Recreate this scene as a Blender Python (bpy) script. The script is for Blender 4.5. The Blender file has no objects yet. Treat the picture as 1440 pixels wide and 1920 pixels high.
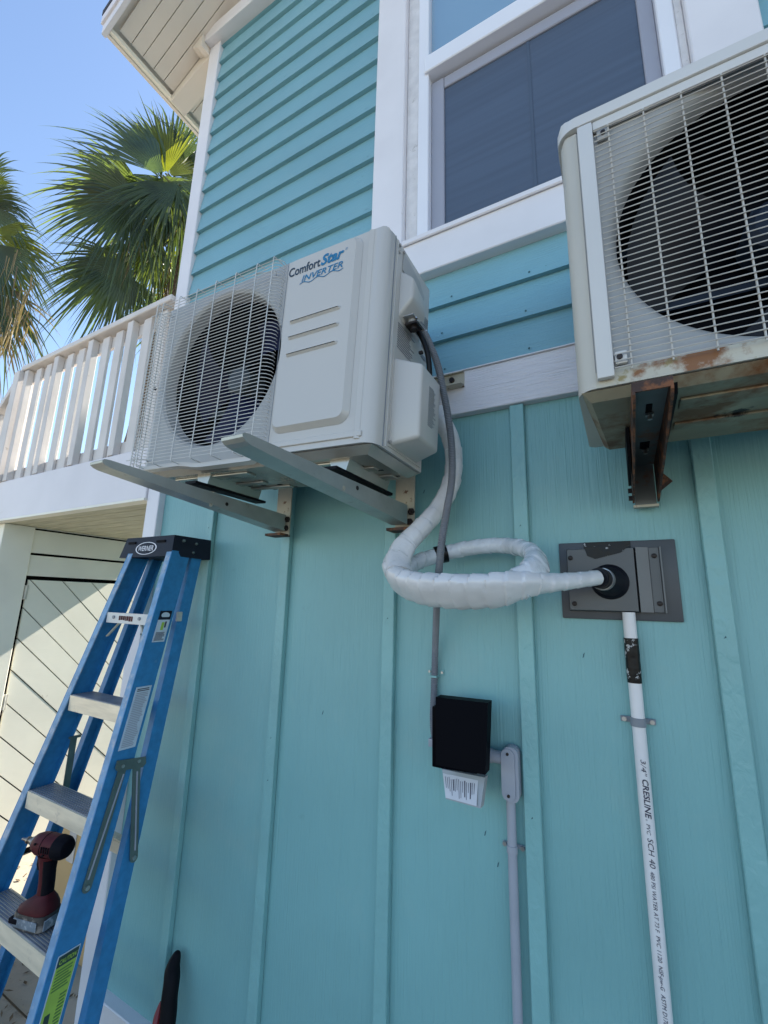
import bpy, bmesh, math, random
from math import sin, cos, pi, radians as RD
from mathutils import Vector as V, Matrix as M, noise as MN
random.seed(7)
S = bpy.context.scene
COL = S.collection

# ------------------------------------------------------------------ camera
RX = V((0.87776644, -0.07634598, -0.47296656))     # world axes expressed in lens axes
RY = V((0.47845025, 0.19064507, 0.85716965))
RZ = V((0.02472729, -0.97868573, 0.2038696))
FPX = 811.2
cd = bpy.data.cameras.new('camera')
cam = bpy.data.objects.new('camera', cd)
COL.objects.link(cam)
cd.sensor_fit = 'HORIZONTAL'; cd.sensor_width = 36.0; cd.lens = 36.0 * FPX / 1440.0
cd.clip_start = 0.02; cd.clip_end = 2000
cam.matrix_world = M(((RX[0], -RX[1], -RX[2], 0), (RY[0], -RY[1], -RY[2], 0), (RZ[0], -RZ[1], -RZ[2], 0), (0, 0, 0, 1)))
S.camera = cam
# ------------------------------------------------------------------ light
SUN = V((0.10, 0.80, 0.64)).normalized()           # towards the sun
EXPO = 1.95
W = bpy.data.worlds.new('World'); S.world = W; W.use_nodes = True
nt = W.node_tree; nt.nodes.clear()
sky = nt.nodes.new('ShaderNodeTexSky'); sky.sky_type = 'NISHITA'; sky.sun_disc = False
sky.sun_elevation = math.asin(SUN.z); sky.sun_rotation = math.atan2(SUN.x, SUN.y)
sky.air_density = 1.0; sky.dust_density = 0.6; sky.ozone_density = 1.5
bg = nt.nodes.new('ShaderNodeBackground'); bg.inputs[1].default_value = 0.085
wo = nt.nodes.new('ShaderNodeOutputWorld')
nt.links.new(sky.outputs[0], bg.inputs[0]); nt.links.new(bg.outputs[0], wo.inputs[0])
sd = bpy.data.lights.new('sun', 'SUN'); sd.energy = 4.2; sd.angle = RD(0.5); sd.color = (1, 0.94, 0.84)
so = bpy.data.objects.new('sun', sd); COL.objects.link(so)
so.rotation_euler = (-SUN).to_track_quat('-Z', 'Y').to_euler(); so.location = SUN * 30
S.view_settings.view_transform = 'Standard'; S.view_settings.look = 'None'
S.view_settings.gamma = 1; S.view_settings.use_curve_mapping = False; S.view_settings.exposure = EXPO
S.render.engine = 'CYCLES'
S.cycles.max_bounces = 8; S.cycles.diffuse_bounces = 5

GZ = -1.6      # ground; the lens is the origin
YW = 1.19      # face of the wall

def ray(px, py):
    d = V(((px - 720) / FPX, (py - 960) / FPX, 1))
    return V((RX.dot(d), RY.dot(d), RZ.dot(d)))
def onY(px, py, y): w = ray(px, py); return w * (y / w.y)
def onX(px, py, x): w = ray(px, py); return w * (x / w.x)
def onD(px, py, d): return ray(px, py) * d

# ------------------------------------------------------------------ materials
def mat(name, col, rough=0.5, metal=0.0, var=0.12, vs=3.0, stretch=(1, 1, 1), bump=0.0, bs=60.0, bstretch=(1, 1, 1),
        bdist=0.002, spots=None, spot_t=(0.6, 0.68), spot_s=8.0, coat=0.0, trans=0.0, spec=0.5, detail=4.0, distort=0.0, spots2=None, spot2_t=(0.6,0.65), spot2_s=30):
    m = bpy.data.materials.new(name); m.use_nodes = True
    t = m.node_tree; t.nodes.clear(); N = t.nodes.new; L = t.links.new
    out = N('ShaderNodeOutputMaterial'); p = N('ShaderNodeBsdfPrincipled')
    p.inputs['Roughness'].default_value = rough; p.inputs['Metallic'].default_value = metal
    p.inputs['Coat Weight'].default_value = coat; p.inputs['Specular IOR Level'].default_value = spec
    tc = N('ShaderNodeTexCoord')
    mp = N('ShaderNodeMapping'); mp.inputs['Scale'].default_value = stretch; L(tc.outputs['Object'], mp.inputs[0])
    nz = N('ShaderNodeTexNoise'); nz.inputs['Scale'].default_value = vs; nz.inputs['Detail'].default_value = detail
    nz.inputs['Distortion'].default_value = distort
    L(mp.outputs[0], nz.inputs['Vector'])
    cr = N('ShaderNodeValToRGB'); e = cr.color_ramp.elements
    e[0].position = 0.3; e[1].position = 0.7
    e[0].color = tuple(c * (1 - var) for c in col) + (1,); e[1].color = tuple(min(1, c * (1 + var)) for c in col) + (1,)
    L(nz.outputs[0], cr.inputs[0]); cur = cr.outputs[0]
    rsock = None
    for sp, st, ss in ((spots, spot_t, spot_s), (spots2, spot2_t, spot2_s)):
        if sp is None: continue
        n2 = N('ShaderNodeTexNoise'); n2.inputs['Scale'].default_value = ss; n2.inputs['Detail'].default_value = 7
        n2.inputs['Roughness'].default_value = 0.65
        L(tc.outputs['Object'], n2.inputs['Vector'])
        r2 = N('ShaderNodeMapRange'); r2.inputs[1].default_value = st[0]; r2.inputs[2].default_value = st[1]
        L(n2.outputs[0], r2.inputs[0])
        mx = N('ShaderNodeMix'); mx.data_type = 'RGBA'; mx.inputs[7].default_value = tuple(sp) + (1,)
        L(r2.outputs[0], mx.inputs[0]); L(cur, mx.inputs[6]); cur = mx.outputs[2]
    L(cur, p.inputs['Base Color'])
    if bump:
        m2 = N('ShaderNodeMapping'); m2.inputs['Scale'].default_value = bstretch; L(tc.outputs['Object'], m2.inputs[0])
        n3 = N('ShaderNodeTexNoise'); n3.inputs['Scale'].default_value = bs; n3.inputs['Detail'].default_value = 3
        n3.inputs['Distortion'].default_value = 0.6 if bstretch != (1, 1, 1) else 0
        L(m2.outputs[0], n3.inputs['Vector'])
        b = N('ShaderNodeBump'); b.inputs['Strength'].default_value = bump; b.inputs['Distance'].default_value = bdist
        L(n3.outputs[0], b.inputs['Height']); L(b.outputs[0], p.inputs['Normal'])
    if trans:
        tr = N('ShaderNodeBsdfTranslucent'); ms = N('ShaderNodeMixShader'); ms.inputs[0].default_value = trans
        hs = N('ShaderNodeMix'); hs.data_type = 'RGBA'; hs.blend_type = 'MULTIPLY'; hs.inputs[0].default_value = 1
        hs.inputs[7].default_value = (1.9, 1.7, 0.5, 1); L(cur, hs.inputs[6]); L(hs.outputs[2], tr.inputs[0])
        L(p.outputs[0], ms.inputs[1]); L(tr.outputs[0], ms.inputs[2]); L(ms.outputs[0], out.inputs[0])
    else:
        L(p.outputs[0], out.inputs[0])
    return m

TEAL = (0.200, 0.400, 0.460)
TEALP = (0.205, 0.425, 0.430)
m_side = mat('siding_paint', TEAL, 0.40, var=0.06, vs=2.2, bump=1.0, bs=1.0, bstretch=(8, 220, 220), bdist=0.0024, spots=(0.10, 0.26, 0.28), spot_t=(0.70, 0.74), spot_s=26)
m_panel = mat('panel_paint', TEALP, 0.40, var=0.09, vs=1.6, bump=1.0, bs=1.0, bstretch=(230, 230, 5), bdist=0.0021, spots=(0.17, 0.35, 0.355), spot_t=(0.66, 0.78), spot_s=9, spots2=(0.25, 0.44, 0.43), spot2_t=(0.55, 0.8), spot2_s=3)  # broad teal-to-green mottle paints in the uneven light on the wall
m_batten = mat('batten_paint', (0.215, 0.435, 0.435), 0.36, var=0.08, vs=5, bump=0.9, bs=1.0, bstretch=(60, 60, 34), bdist=0.003)
m_white = mat('white_trim_paint', (0.74, 0.72, 0.74), 0.45, var=0.04, vs=5, bump=0.25, bs=70, bdist=0.0012, spots=(0.50, 0.47, 0.46), spot_t=(0.69, 0.75), spot_s=17, spots2=(0.45,0.45,0.47), spot2_t=(0.72,0.75), spot2_s=60)
m_whiteg = mat('white_trim_grain', (0.75, 0.73, 0.77), 0.42, var=0.04, vs=5, bump=1.0, bs=1.0, bstretch=(12, 230, 230), bdist=0.004)
m_cream = mat('cream_board_paint', (0.82, 0.79, 0.68), 0.55, var=0.07, vs=3, bump=0.3, bs=1.0, bstretch=(60, 8, 60), bdist=0.001, spots=(0.52, 0.47, 0.36), spot_t=(0.66, 0.76), spot_s=9)
m_rail = mat('weathered_rail_paint', (0.64, 0.59, 0.55), 0.6, var=0.08, vs=6, bump=0.3, bs=1.0, bstretch=(90, 90, 9), bdist=0.001, spots=(0.45, 0.38, 0.30), spot_t=(0.66, 0.74), spot_s=14)
m_fascia = mat('fascia_paint', (0.72, 0.68, 0.69), 0.5, var=0.05, vs=3, bump=0.15, bs=1.0, bstretch=(8, 80, 80), bdist=0.001, spots=(0.52, 0.48, 0.42), spot_t=(0.68, 0.76), spot_s=7)
m_soffit = mat('soffit_paint', (0.72, 0.66, 0.58), 0.5, var=0.06, vs=4, spots=(0.45, 0.38, 0.3), spot_t=(0.70, 0.75), spot_s=20)
m_ply = mat('grooved_plywood', (0.50, 0.47, 0.34), 0.7, var=0.22, vs=1.0, stretch=(5, 60, 5), bump=0.5, bs=1.0, bstretch=(6, 120, 6), bdist=0.002)
m_shingle = mat('shingle', (0.05, 0.05, 0.06), 0.9, bump=0.5, bs=90)
m_darkgap = mat('dark_void', (0.004, 0.004, 0.004), 0.95, spec=0.05)
m_glassup = mat('upper_sash_glass', (0.20, 0.34, 0.46), 0.06, var=0.04, vs=1.5, spec=1.0, coat=1.0)  # light blue base colour stands in for the reflected sky
m_screen = mat('insect_screen', (0.058, 0.080, 0.118), 0.40, var=0.14, vs=1.0, stretch=(1.2, 3, 48), spec=0.8, bump=0.2, bs=500, bdist=0.0004, coat=0.25)
m_vinyl = mat('vinyl_frame', (0.78, 0.79, 0.84), 0.3, var=0.03)
m_vinylg = mat('grey_screen_frame', (0.33, 0.34, 0.40), 0.4, var=0.05)
m_caulk = mat('old_caulk', (0.68, 0.66, 0.66), 0.6, var=0.10, vs=22, spots=(0.36, 0.34, 0.32), spot_t=(0.64, 0.74), spot_s=26, bump=0.7, bs=45, bdist=0.004)
m_ac = mat('ac_paint', (0.53, 0.51, 0.475), 0.30, var=0.025, vs=3, coat=0.15, spots=(0.40, 0.39, 0.36), spot_t=(0.66, 0.78), spot_s=7)
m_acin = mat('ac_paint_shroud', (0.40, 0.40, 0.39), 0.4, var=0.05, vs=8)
m_wire = mat('grille_wire_coating', (0.60, 0.60, 0.58), 0.35, var=0.05, vs=30)
m_wire2 = mat('old_grille_wire', (0.50, 0.48, 0.44), 0.45, var=0.12, vs=12, spots=(0.36, 0.27, 0.16), spot_t=(0.66, 0.74), spot_s=10)
m_base = mat('base_pan_steel', (0.42, 0.41, 0.36), 0.26, metal=0.55, var=0.12, vs=7, bump=0.15, bs=14, bdist=0.003)
m_cavity = mat('fan_cavity', (0.003, 0.003, 0.005), 0.7, spec=0.1)
m_fan = mat('fan_blade_blue', (0.006, 0.008, 0.040), 0.5, spec=0.3, var=0.3, vs=5)
m_fan2 = mat('old_fan_grey_blue', (0.02, 0.03, 0.05), 0.5, var=0.3, vs=5, spec=0.2)
m_hub = mat('fan_motor', (0.045, 0.055, 0.06), 0.5, var=0.3, vs=20)
m_ac2 = mat('old_ac_paint', (0.53, 0.50, 0.43), 0.42, var=0.05, vs=4, spots=(0.36, 0.23, 0.10), spot_t=(0.66, 0.75), spot_s=9)
m_ac2w = mat('old_ac_frame_paint', (0.62, 0.61, 0.59), 0.36, var=0.04, vs=5)
m_ac2rust = mat('old_ac_bottom_lip', (0.52, 0.49, 0.40), 0.45, var=0.07, vs=6, spots=(0.24, 0.10, 0.03), spot_t=(0.52, 0.60), spot_s=9, spots2=(0.30, 0.24, 0.10), spot2_t=(0.60, 0.68), spot2_s=24)
m_base2 = mat('rusted_base_pan', (0.31, 0.275, 0.19), 0.5, metal=0.2, var=0.3, vs=5, spots=(0.17, 0.065, 0.018), spot_t=(0.46, 0.58), spot_s=5.5, spots2=(0.02, 0.014, 0.012), spot2_t=(0.64, 0.68), spot2_s=9, bump=0.4, bs=30)
m_rust = mat('rusted_steel', (0.055, 0.032, 0.025), 0.75, metal=0.1, var=0.6, vs=22, spots=(0.22, 0.085, 0.035), spot_t=(0.48, 0.60), spot_s=32, bump=0.8, bs=80, bdist=0.003)
m_armgrey = mat('bracket_grey_inside', (0.11, 0.125, 0.125), 0.5, var=0.3, vs=9, spots=(0.17, 0.08, 0.05), spot_t=(0.57, 0.66), spot_s=14)
m_bracket = mat('galvanised_bracket', (0.40, 0.41, 0.38), 0.34, metal=0.45, var=0.12, vs=14, spots=(0.24, 0.19, 0.14), spot_t=(0.62, 0.70), spot_s=16, spots2=(0.14, 0.06, 0.03), spot2_t=(0.69, 0.73), spot2_s=22)
m_bracketr = mat('rust_edged_bracket', (0.46, 0.42, 0.33), 0.5, metal=0.1, var=0.15, vs=14, spots=(0.14, 0.065, 0.035), spot_t=(0.58, 0.64), spot_s=34, bump=0.3, bs=60)
m_rubber = mat('black_rubber', (0.004, 0.004, 0.006), 0.6, spec=0.15, var=0.2, vs=20)
m_bolt = mat('dark_bolt', (0.03, 0.022, 0.02), 0.5, metal=0.4)
m_zinc = mat('zinc_screw', (0.45, 0.45, 0.45), 0.35, metal=0.9, var=0.3, vs=50)
m_tape = mat('white_wrap_tape', (0.68, 0.67, 0.67), 0.30, var=0.08, vs=14, bump=0.6, bs=30, bdist=0.004, coat=0.3, spots=(0.54, 0.53, 0.51), spot_t=(0.60, 0.74), spot_s=16)
m_tape2 = mat('white_wrap_tape_shiny', (0.62, 0.64, 0.67), 0.22, var=0.12, vs=14, bump=0.9, bs=45, bdist=0.006, coat=0.4, spots=(0.46, 0.47, 0.48), spot_t=(0.56, 0.70), spot_s=26)
m_conduit = mat('grey_flexible_conduit', (0.17, 0.18, 0.20), 0.45, var=0.08, vs=20)
m_cable = mat('black_cable_sheath', (0.003, 0.003, 0.004), 0.4, spec=0.25)
m_flash = mat('grey_flashing_plastic', (0.055, 0.060, 0.068), 0.42, var=0.12, vs=8)
m_flash2 = mat('grey_flashing_box', (0.088, 0.092, 0.095), 0.40, var=0.12, vs=8)
m_flash3 = mat('pale_flashing_ridge', (0.14, 0.145, 0.15), 0.35, var=0.1, vs=8)
m_boot = mat('rubber_boot', (0.003, 0.004, 0.009), 0.5, spec=0.3, var=0.2, vs=10)
m_btape = mat('black_tape', (0.003, 0.003, 0.004), 0.35, spec=0.25, spots=(0.42, 0.42, 0.42), spot_t=(0.62, 0.64), spot_s=55, bump=0.5, bs=60, bdist=0.003)
m_pvc = mat('white_pvc', (0.74, 0.72, 0.72), 0.35, var=0.05, vs=14, coat=0.1, spots=(0.50, 0.44, 0.42), spot_t=(0.66, 0.76), spot_s=22)
m_gpvc = mat('grey_pvc', (0.34, 0.36, 0.41), 0.42, var=0.05, vs=12)
m_strap = mat('grey_pipe_strap', (0.22, 0.24, 0.27), 0.45, var=0.1, vs=20)
m_ink = mat('dark_ink', (0.05, 0.045, 0.07), 0.6, var=0.2, vs=60)
m_black = mat('black_box_cover', (0.0008, 0.001, 0.003), 0.5, var=0.1, spec=0.05)
m_clear = mat('clear_plastic_lip', (0.36, 0.38, 0.38), 0.2, var=0.1, coat=0.4)
m_paper = mat('label_paper', (0.62, 0.62, 0.64), 0.5, var=0.05, vs=30)
m_logo_d = mat('logo_dark', (0.015, 0.035, 0.06), 0.4, var=0.02)
m_logo_b = mat('logo_blue', (0.012, 0.17, 0.34), 0.4, var=0.02)
m_blue = mat('blue_fibreglass', (0.025, 0.19, 0.41), 0.42, var=0.13, vs=45, bump=0.25, bs=150, bdist=0.001, spots=(0.10, 0.24, 0.40), spot_t=(0.68, 0.78), spot_s=30)
m_bluef = mat('blue_fibreglass_worn_edge', (0.16, 0.30, 0.46), 0.5, var=0.2, vs=30, spots=(0.40, 0.43, 0.48), spot_t=(0.52, 0.66), spot_s=22, bump=0.3, bs=120, bdist=0.001)
m_alu = mat('step_aluminium', (0.80, 0.70, 0.53), 0.40, metal=0.25, var=0.12, vs=1.0, stretch=(9, 60, 60), spots=(0.45, 0.40, 0.33), spot_t=(0.6, 0.75), spot_s=18)  # warm cream base carries the glow reflected from sunlit ground
m_alud = mat('step_tread', (0.30, 0.31, 0.36), 0.4, metal=0.6, var=0.15, vs=20)
m_cap = mat('ladder_cap_plastic', (0.012, 0.016, 0.028), 0.55, spec=0.2, var=0.15, vs=18, spots=(0.20, 0.20, 0.21), spot_t=(0.73, 0.77), spot_s=40)
m_spread = mat('spreader_steel', (0.12, 0.16, 0.15), 0.42, metal=0.5, var=0.15, vs=18)
m_wlabel = mat('white_sticker', (0.50, 0.57, 0.64), 0.4, var=0.06, vs=30)
m_glabel = mat('green_sticker', (0.33, 0.50, 0.07), 0.45, var=0.1, vs=30)
m_gdark = mat('sticker_dark_print', (0.02, 0.05, 0.045), 0.5)
m_gprint = mat('sticker_green_print', (0.10, 0.20, 0.04), 0.5)
m_red = mat('driver_red_rubber', (0.070, 0.009, 0.012), 0.55, spec=0.2, var=0.3, vs=24, spots=(0.20, 0.10, 0.09), spot_t=(0.70, 0.80), spot_s=35)
m_dblack = mat('driver_black_rubber', (0.003, 0.003, 0.006), 0.7, spec=0.12, var=0.3, vs=30)
m_dworn = mat('worn_battery_shell', (0.05, 0.045, 0.04), 0.5, var=0.4, vs=22, spots=(0.25, 0.22, 0.19), spot_t=(0.52, 0.62), spot_s=28)
m_dlabel = mat('scuffed_battery_label', (0.16, 0.19, 0.22), 0.4, var=0.3, vs=26, spots=(0.40, 0.42, 0.44), spot_t=(0.55, 0.62), spot_s=60)
m_steel = mat('bit_steel', (0.32, 0.27, 0.22), 0.35, metal=0.9, var=0.3, vs=40)
m_card = mat('cardboard', (0.50, 0.32, 0.14), 0.75, var=0.08, vs=5, bump=0.15, bs=60)
m_leaf = mat('palm_leaf', (0.048, 0.080, 0.044), 0.42, var=0.4, vs=2.5, trans=0.38, spec=0.5)
m_leaf_lit = mat('palm_leaf_backlit', (0.13, 0.16, 0.028), 0.45, var=0.25, vs=3, trans=0.5)  # sunlit copy of the leaf: yellow of backlight put into the colour
m_leafm = mat('palm_leaf_light', (0.065, 0.098, 0.042), 0.42, var=0.35, vs=2.5, trans=0.45)
m_leafd = mat('palm_leaf_dead', (0.20, 0.16, 0.10), 0.7, var=0.35, vs=6, trans=0.3)
m_stalk = mat('palm_stalk', (0.16, 0.17, 0.07), 0.5, var=0.3, vs=9)
m_trunk = mat('palm_trunk_bark', (0.17, 0.12, 0.08), 0.85, var=0.4, vs=1.0, stretch=(14, 14, 40), bump=1.0, bs=1.0, bstretch=(30, 30, 60), bdist=0.02)
m_ground = mat('sandy_concrete', (0.34, 0.30, 0.235), 0.85, var=0.16, vs=1.6, bump=0.5, bs=30, bdist=0.006, spots=(0.20, 0.15, 0.09), spot_t=(0.56, 0.66), spot_s=3.2, spots2=(0.10,0.08,0.05), spot2_t=(0.64,0.70), spot2_s=40)
m_hinge = mat('galvanised_hinge', (0.55, 0.53, 0.48), 0.45, metal=0.3, var=0.2, vs=30)
m_soil = mat('dark_joint_soil', (0.08, 0.06, 0.04), 0.95, var=0.3, vs=12)
m_slab = mat('stained_paving', (0.27, 0.235, 0.18), 0.85, var=0.2, vs=5, bump=0.5, bs=60, bdist=0.004, spots=(0.11, 0.085, 0.055), spot_t=(0.54, 0.66), spot_s=5)
m_litter = mat('dry_litter', (0.13, 0.085, 0.045), 0.9, var=0.5, vs=20)
m_wood2 = mat('exposed_dark_speck', (0.05, 0.13, 0.15), 0.7)
m_cordm = mat('dim_cord', (0.068, 0.095, 0.14), 0.5)
m_wood = mat('raw_wood', (0.36, 0.17, 0.07), 0.6, var=0.2, vs=12)

# ------------------------------------------------------------------ mesh building
class MB:
    def __init__(s): s.v = []; s.f = []
    def add(s, vs, fs):
        o = len(s.v); s.v += [V(p) for p in vs]; s.f += [tuple(o + i for i in f) for f in fs]; return s
    def box(s, x0, x1, y0, y1, z0, z1, bev=0.0, seg=2, mtx=None):
        if bev:
            b = bmesh.new(); bmesh.ops.create_cube(b, size=1)
            for v in b.verts: v.co = V(((x0 + x1) / 2 + v.co.x * (x1 - x0), (y0 + y1) / 2 + v.co.y * (y1 - y0), (z0 + z1) / 2 + v.co.z * (z1 - z0)))
            bmesh.ops.bevel(b, geom=b.edges[:] + b.verts[:], offset=bev, segments=seg, profile=0.6, affect='EDGES', clamp_overlap=True)
            b.verts.index_update()
            vs = [v.co.copy() for v in b.verts]; fs = [[v.index for v in f.verts] for f in b.faces]; b.free()
        else:
            vs = [V(p) for p in ((x0, y0, z0), (x1, y0, z0), (x1, y1, z0), (x0, y1, z0), (x0, y0, z1), (x1, y0, z1), (x1, y1, z1), (x0, y1, z1))]
            fs = [(0, 3, 2, 1), (4, 5, 6, 7), (0, 1, 5, 4), (1, 2, 6, 5), (2, 3, 7, 6), (3, 0, 4, 7)]
        if mtx: vs = [mtx @ v for v in vs]
        return s.add(vs, fs)
    def prism(s, poly, a0, a1, axis='y'):
        """poly = 2-D outline; axis y: (x,z), x: (y,z), z: (x,y)"""
        def P(p, a): return {'y': (p[0], a, p[1]), 'x': (a, p[0], p[1]), 'z': (p[0], p[1], a)}[axis]
        n = len(poly)
        vs = [P(p, a0) for p in poly] + [P(p, a1) for p in poly]
        fs = [tuple(range(n)), tuple(range(2 * n - 1, n - 1, -1))] + [(i, i + n, (i + 1) % n + n, (i + 1) % n) for i in range(n)]
        return s.add(vs, fs)
    def tube(s, pts, r, n=8, cap=True, radii=None, flat=1.0):
        pts = [V(p) for p in pts]; m = len(pts); up = None; vs = []
        for i, p in enumerate(pts):
            t = (pts[min(i + 1, m - 1)] - pts[max(i - 1, 0)]).normalized()
            if up is None:
                up = t.cross(V((0, 0, 1)))
                if up.length < 0.1: up = t.cross(V((1, 0, 0)))
                up.normalize()
            up = (up - t * up.dot(t)).normalized(); w = t.cross(up)
            rr = radii[i] if radii else r
            for k in range(n):
                a = 2 * pi * k / n; vs.append(p + up * cos(a) * rr + w * sin(a) * rr * flat)
        fs = [(i * n + k, i * n + (k + 1) % n, (i + 1) * n + (k + 1) % n, (i + 1) * n + k) for i in range(m - 1) for k in range(n)]
        if cap: fs += [tuple(range(n - 1, -1, -1)), tuple(range((m - 1) * n, m * n))]
        return s.add(vs, fs)
    def cyl(s, a, b, r, n=14, r2=None): return s.tube([a, b], r, n, radii=[r, r if r2 is None else r2])
    def lathe(s, c, ax, prof, n=24):
        """prof = [(distance along axis, radius)]"""
        ax = V(ax).normalized(); c = V(c)
        return s.tube([c + ax * d for d, _ in prof], 1, n, radii=[max(r, 1e-4) for _, r in prof])
    def xf(s, mtx): s.v = [mtx @ v for v in s.v]; return s

WL = {}
def put(o, parent, world, loc):
    COL.objects.link(o)
    if parent is not None:
        o.parent = parent
    o.location = loc
    WL[o.name] = V(loc) + (WL[parent.name] if parent is not None else V((0, 0, 0)))
def thing(name, label, cat, loc=(0, 0, 0), rot=None, group=None):
    o = bpy.data.objects.new(name, None); o.empty_display_size = 0.1
    o['label'] = label; o['category'] = cat
    if group: o['group'] = group
    put(o, None, True, loc)
    if rot: o.rotation_euler = rot
    return o
def part(name, mb, m, parent=None, loc=None, label=None, world=True, smooth=True, kind=None, ang=32):
    """mesh object; world=True means mb is in world coordinates"""
    me = bpy.data.meshes.new(name)
    base = (WL[parent.name] if (parent is not None and world) else V((0, 0, 0)))
    me.from_pydata([tuple(v - base) for v in mb.v], [], mb.f); me.validate()
    b = bmesh.new(); b.from_mesh(me); bmesh.ops.recalc_face_normals(b, faces=b.faces); b.to_mesh(me); b.free()
    if smooth:
        me.polygons.foreach_set('use_smooth', [True] * len(me.polygons)); me.set_sharp_from_angle(angle=RD(ang))
    me.materials.append(m)
    o = bpy.data.objects.new(name, me)
    put(o, parent, world, loc or (0, 0, 0))
    if label: o['label'] = label
    if kind: o['kind'] = kind
    return o
def again(src, loc, parent=None):
    o = src.copy(); put(o, parent or src.parent, True, loc); return o
def struct(name, mb, m):
    o = part(name, mb, m); o['kind'] = 'structure'; return o
def text(s, m, org, u, v, width=None, size=None, off=0.0, shear=0.0, name='lettering', parent=None, label=None, depth=0.0004, world=True, xs=1.0):
    """flat print: s starts at org, runs along u, letters stand along v"""
    cu = bpy.data.curves.new('t', 'FONT'); cu.body = s; cu.size = 1; cu.offset = off; cu.shear = shear; cu.resolution_u = 3
    to = bpy.data.objects.new('t', cu); COL.objects.link(to)
    dg = bpy.context.evaluated_depsgraph_get(); me = to.evaluated_get(dg).to_mesh()
    vs = [v.co.copy() for v in me.vertices]; fs = [tuple(p.vertices) for p in me.polygons]
    to.evaluated_get(dg).to_mesh_clear(); bpy.data.objects.remove(to); bpy.data.curves.remove(cu)
    x0 = min(p.x for p in vs); x1 = max(p.x for p in vs)
    sc = size if size else width / (x1 - x0)
    sx = (width / (x1 - x0)) if (width and size) else sc
    u = V(u).normalized(); v = V(v).normalized(); n = u.cross(v); org = V(org)
    mb = MB(); mb.add([org + u * (p.x - x0) * sx + v * p.y * sc + n * depth for p in vs], fs)
    return part(name, mb, m, parent, label=label, smooth=False, world=world)
def rrect(x0, x1, z0, z1, r, n=5):
    pts = []
    for cx, cz, a0 in ((x1 - r, z0 + r, -pi / 2), (x1 - r, z1 - r, 0), (x0 + r, z1 - r, pi / 2), (x0 + r, z0 + r, pi)):
        for i in range(n + 1): a = a0 + pi / 2 * i / n; pts.append((cx + r * cos(a), cz + r * sin(a)))
    return pts
def raised(x0, x1, z0, z1, r, y0, y1, inset):
    """rounded rectangular boss from y0 out to y1 (towards -y) with sloping rim"""
    a = rrect(x0, x1, z0, z1, r); b = rrect(x0 + inset, x1 - inset, z0 + inset, z1 - inset, max(r - inset, 0.002)); n = len(a)
    mb = MB(); mb.add([(p[0], y0, p[1]) for p in a] + [(p[0], y1, p[1]) for p in b], [(i, (i + 1) % n, (i + 1) % n + n, i + n) for i in range(n)] + [tuple(range(n, 2 * n))])
    return mb

# ------------------------------------------------------------------ ground
struct('ground', MB().add([(-150, -150, GZ), (150, -150, GZ), (150, 150, GZ), (-150, 150, GZ)], [(0, 1, 2, 3)]), m_ground)

path = struct('path', MB().box(-4.6, -1.90, -2.6, 1.14, GZ + 0.001, GZ + 0.006), m_soil)
rn = random.Random(8)
for i in range(4):
    for j in range(6):
        x0 = -4.55 + i * 0.66; y0 = -2.55 + j * 0.615
        part('paving_slab', MB().box(x0 + rn.uniform(0, .01), x0 + 0.64, y0 + rn.uniform(0, .01), y0 + 0.595, GZ + 0.007, GZ + 0.030 + rn.uniform(0, .006), bev=0.006, seg=1), m_slab, path)
mb = MB()
for i in range(900):
    x = rn.uniform(-3.3, -1.9); y = rn.uniform(0.2, 2.6); a = rn.uniform(0, pi); l = rn.uniform(.006, .022); w = l * rn.uniform(.15, .5)
    zb = GZ + (0.038 if y < 1.14 else 0.002); d = V((cos(a), sin(a), rn.uniform(-.2, .2))) * l; e = V((-sin(a), cos(a), rn.uniform(-.3, .3))) * w; p = V((x, y, zb + 0.004))
    mb.add([p - d, p + e, p + d, p - e], [(0, 1, 2, 3)])
lt = part('leaf_litter', mb, m_litter, None, smooth=False, kind='stuff')
lt['label'] = 'dry brown leaf litter scattered on the paving beside the ladder'; lt['category'] = 'leaf litter'
# ------------------------------------------------------------------ house
house = thing('house', 'teal house with lap siding above a white band and board and batten wall below', 'house', (0, YW, GZ))
part('wall_core', MB().box(-1.85, 7, 1.29, 9, GZ, 3.05), m_side, house, label='side and back walls of the house')
# board and batten wall, one sheet per bay
bx = [-1.45, -1.043, -0.623, -0.228, 0.180, 0.585, 0.99]      # batten centres
edges = [-1.785] + bx + [1.40]
for i in range(len(edges) - 1):
    part('wall_panel', MB().box(edges[i] + (0.0 if i == 0 else 0.0015), edges[i + 1] - 0.0015, 1.19, 1.285, -1.392, 0.558), m_panel, house)
part('wall_panel', MB().box(1.403, 7, 1.19, 1.285, -1.392, 0.558), m_panel, house)
for i, x in enumerate(bx):
    w = 0.0385
    part('batten', MB().box(x - w / 2, x + w / 2, 1.1695, 1.1895, -1.392, 0.557, bev=0.002, seg=1), m_batten, house)
part('skirt_board', MB().box(-1.785, 7, 1.150, 1.285, GZ, -1.392, bev=0.003, seg=1), m_white, house)
part('corner_board', MB().box(-1.872, -1.786, 1.160, 1.30, GZ, 3.123, bev=0.003, seg=1), m_white, house)
part('trim_band', MB().box(-1.785, 7, 1.163, 1.286, 0.5585, 0.694, bev=0.002, seg=1), m_whiteg, house)
part('drip_cap', MB().box(-1.784, 7, 1.157, 1.285, 0.6945, 0.6975), m_white, house)
P = 0.1262
def lap(x0, x1, k):
    z = 0.699 + P * k; zt = min(z + P + 0.012, 3.122)
    y0 = 1.1685; y1 = 1.184
    part('siding_board', MB().prism([(y0, z), (1.289, z), (1.289, zt - 0.014), (y1 + 0.003, zt)], x0, x1, 'x'), m_side, house, smooth=False)
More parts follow.
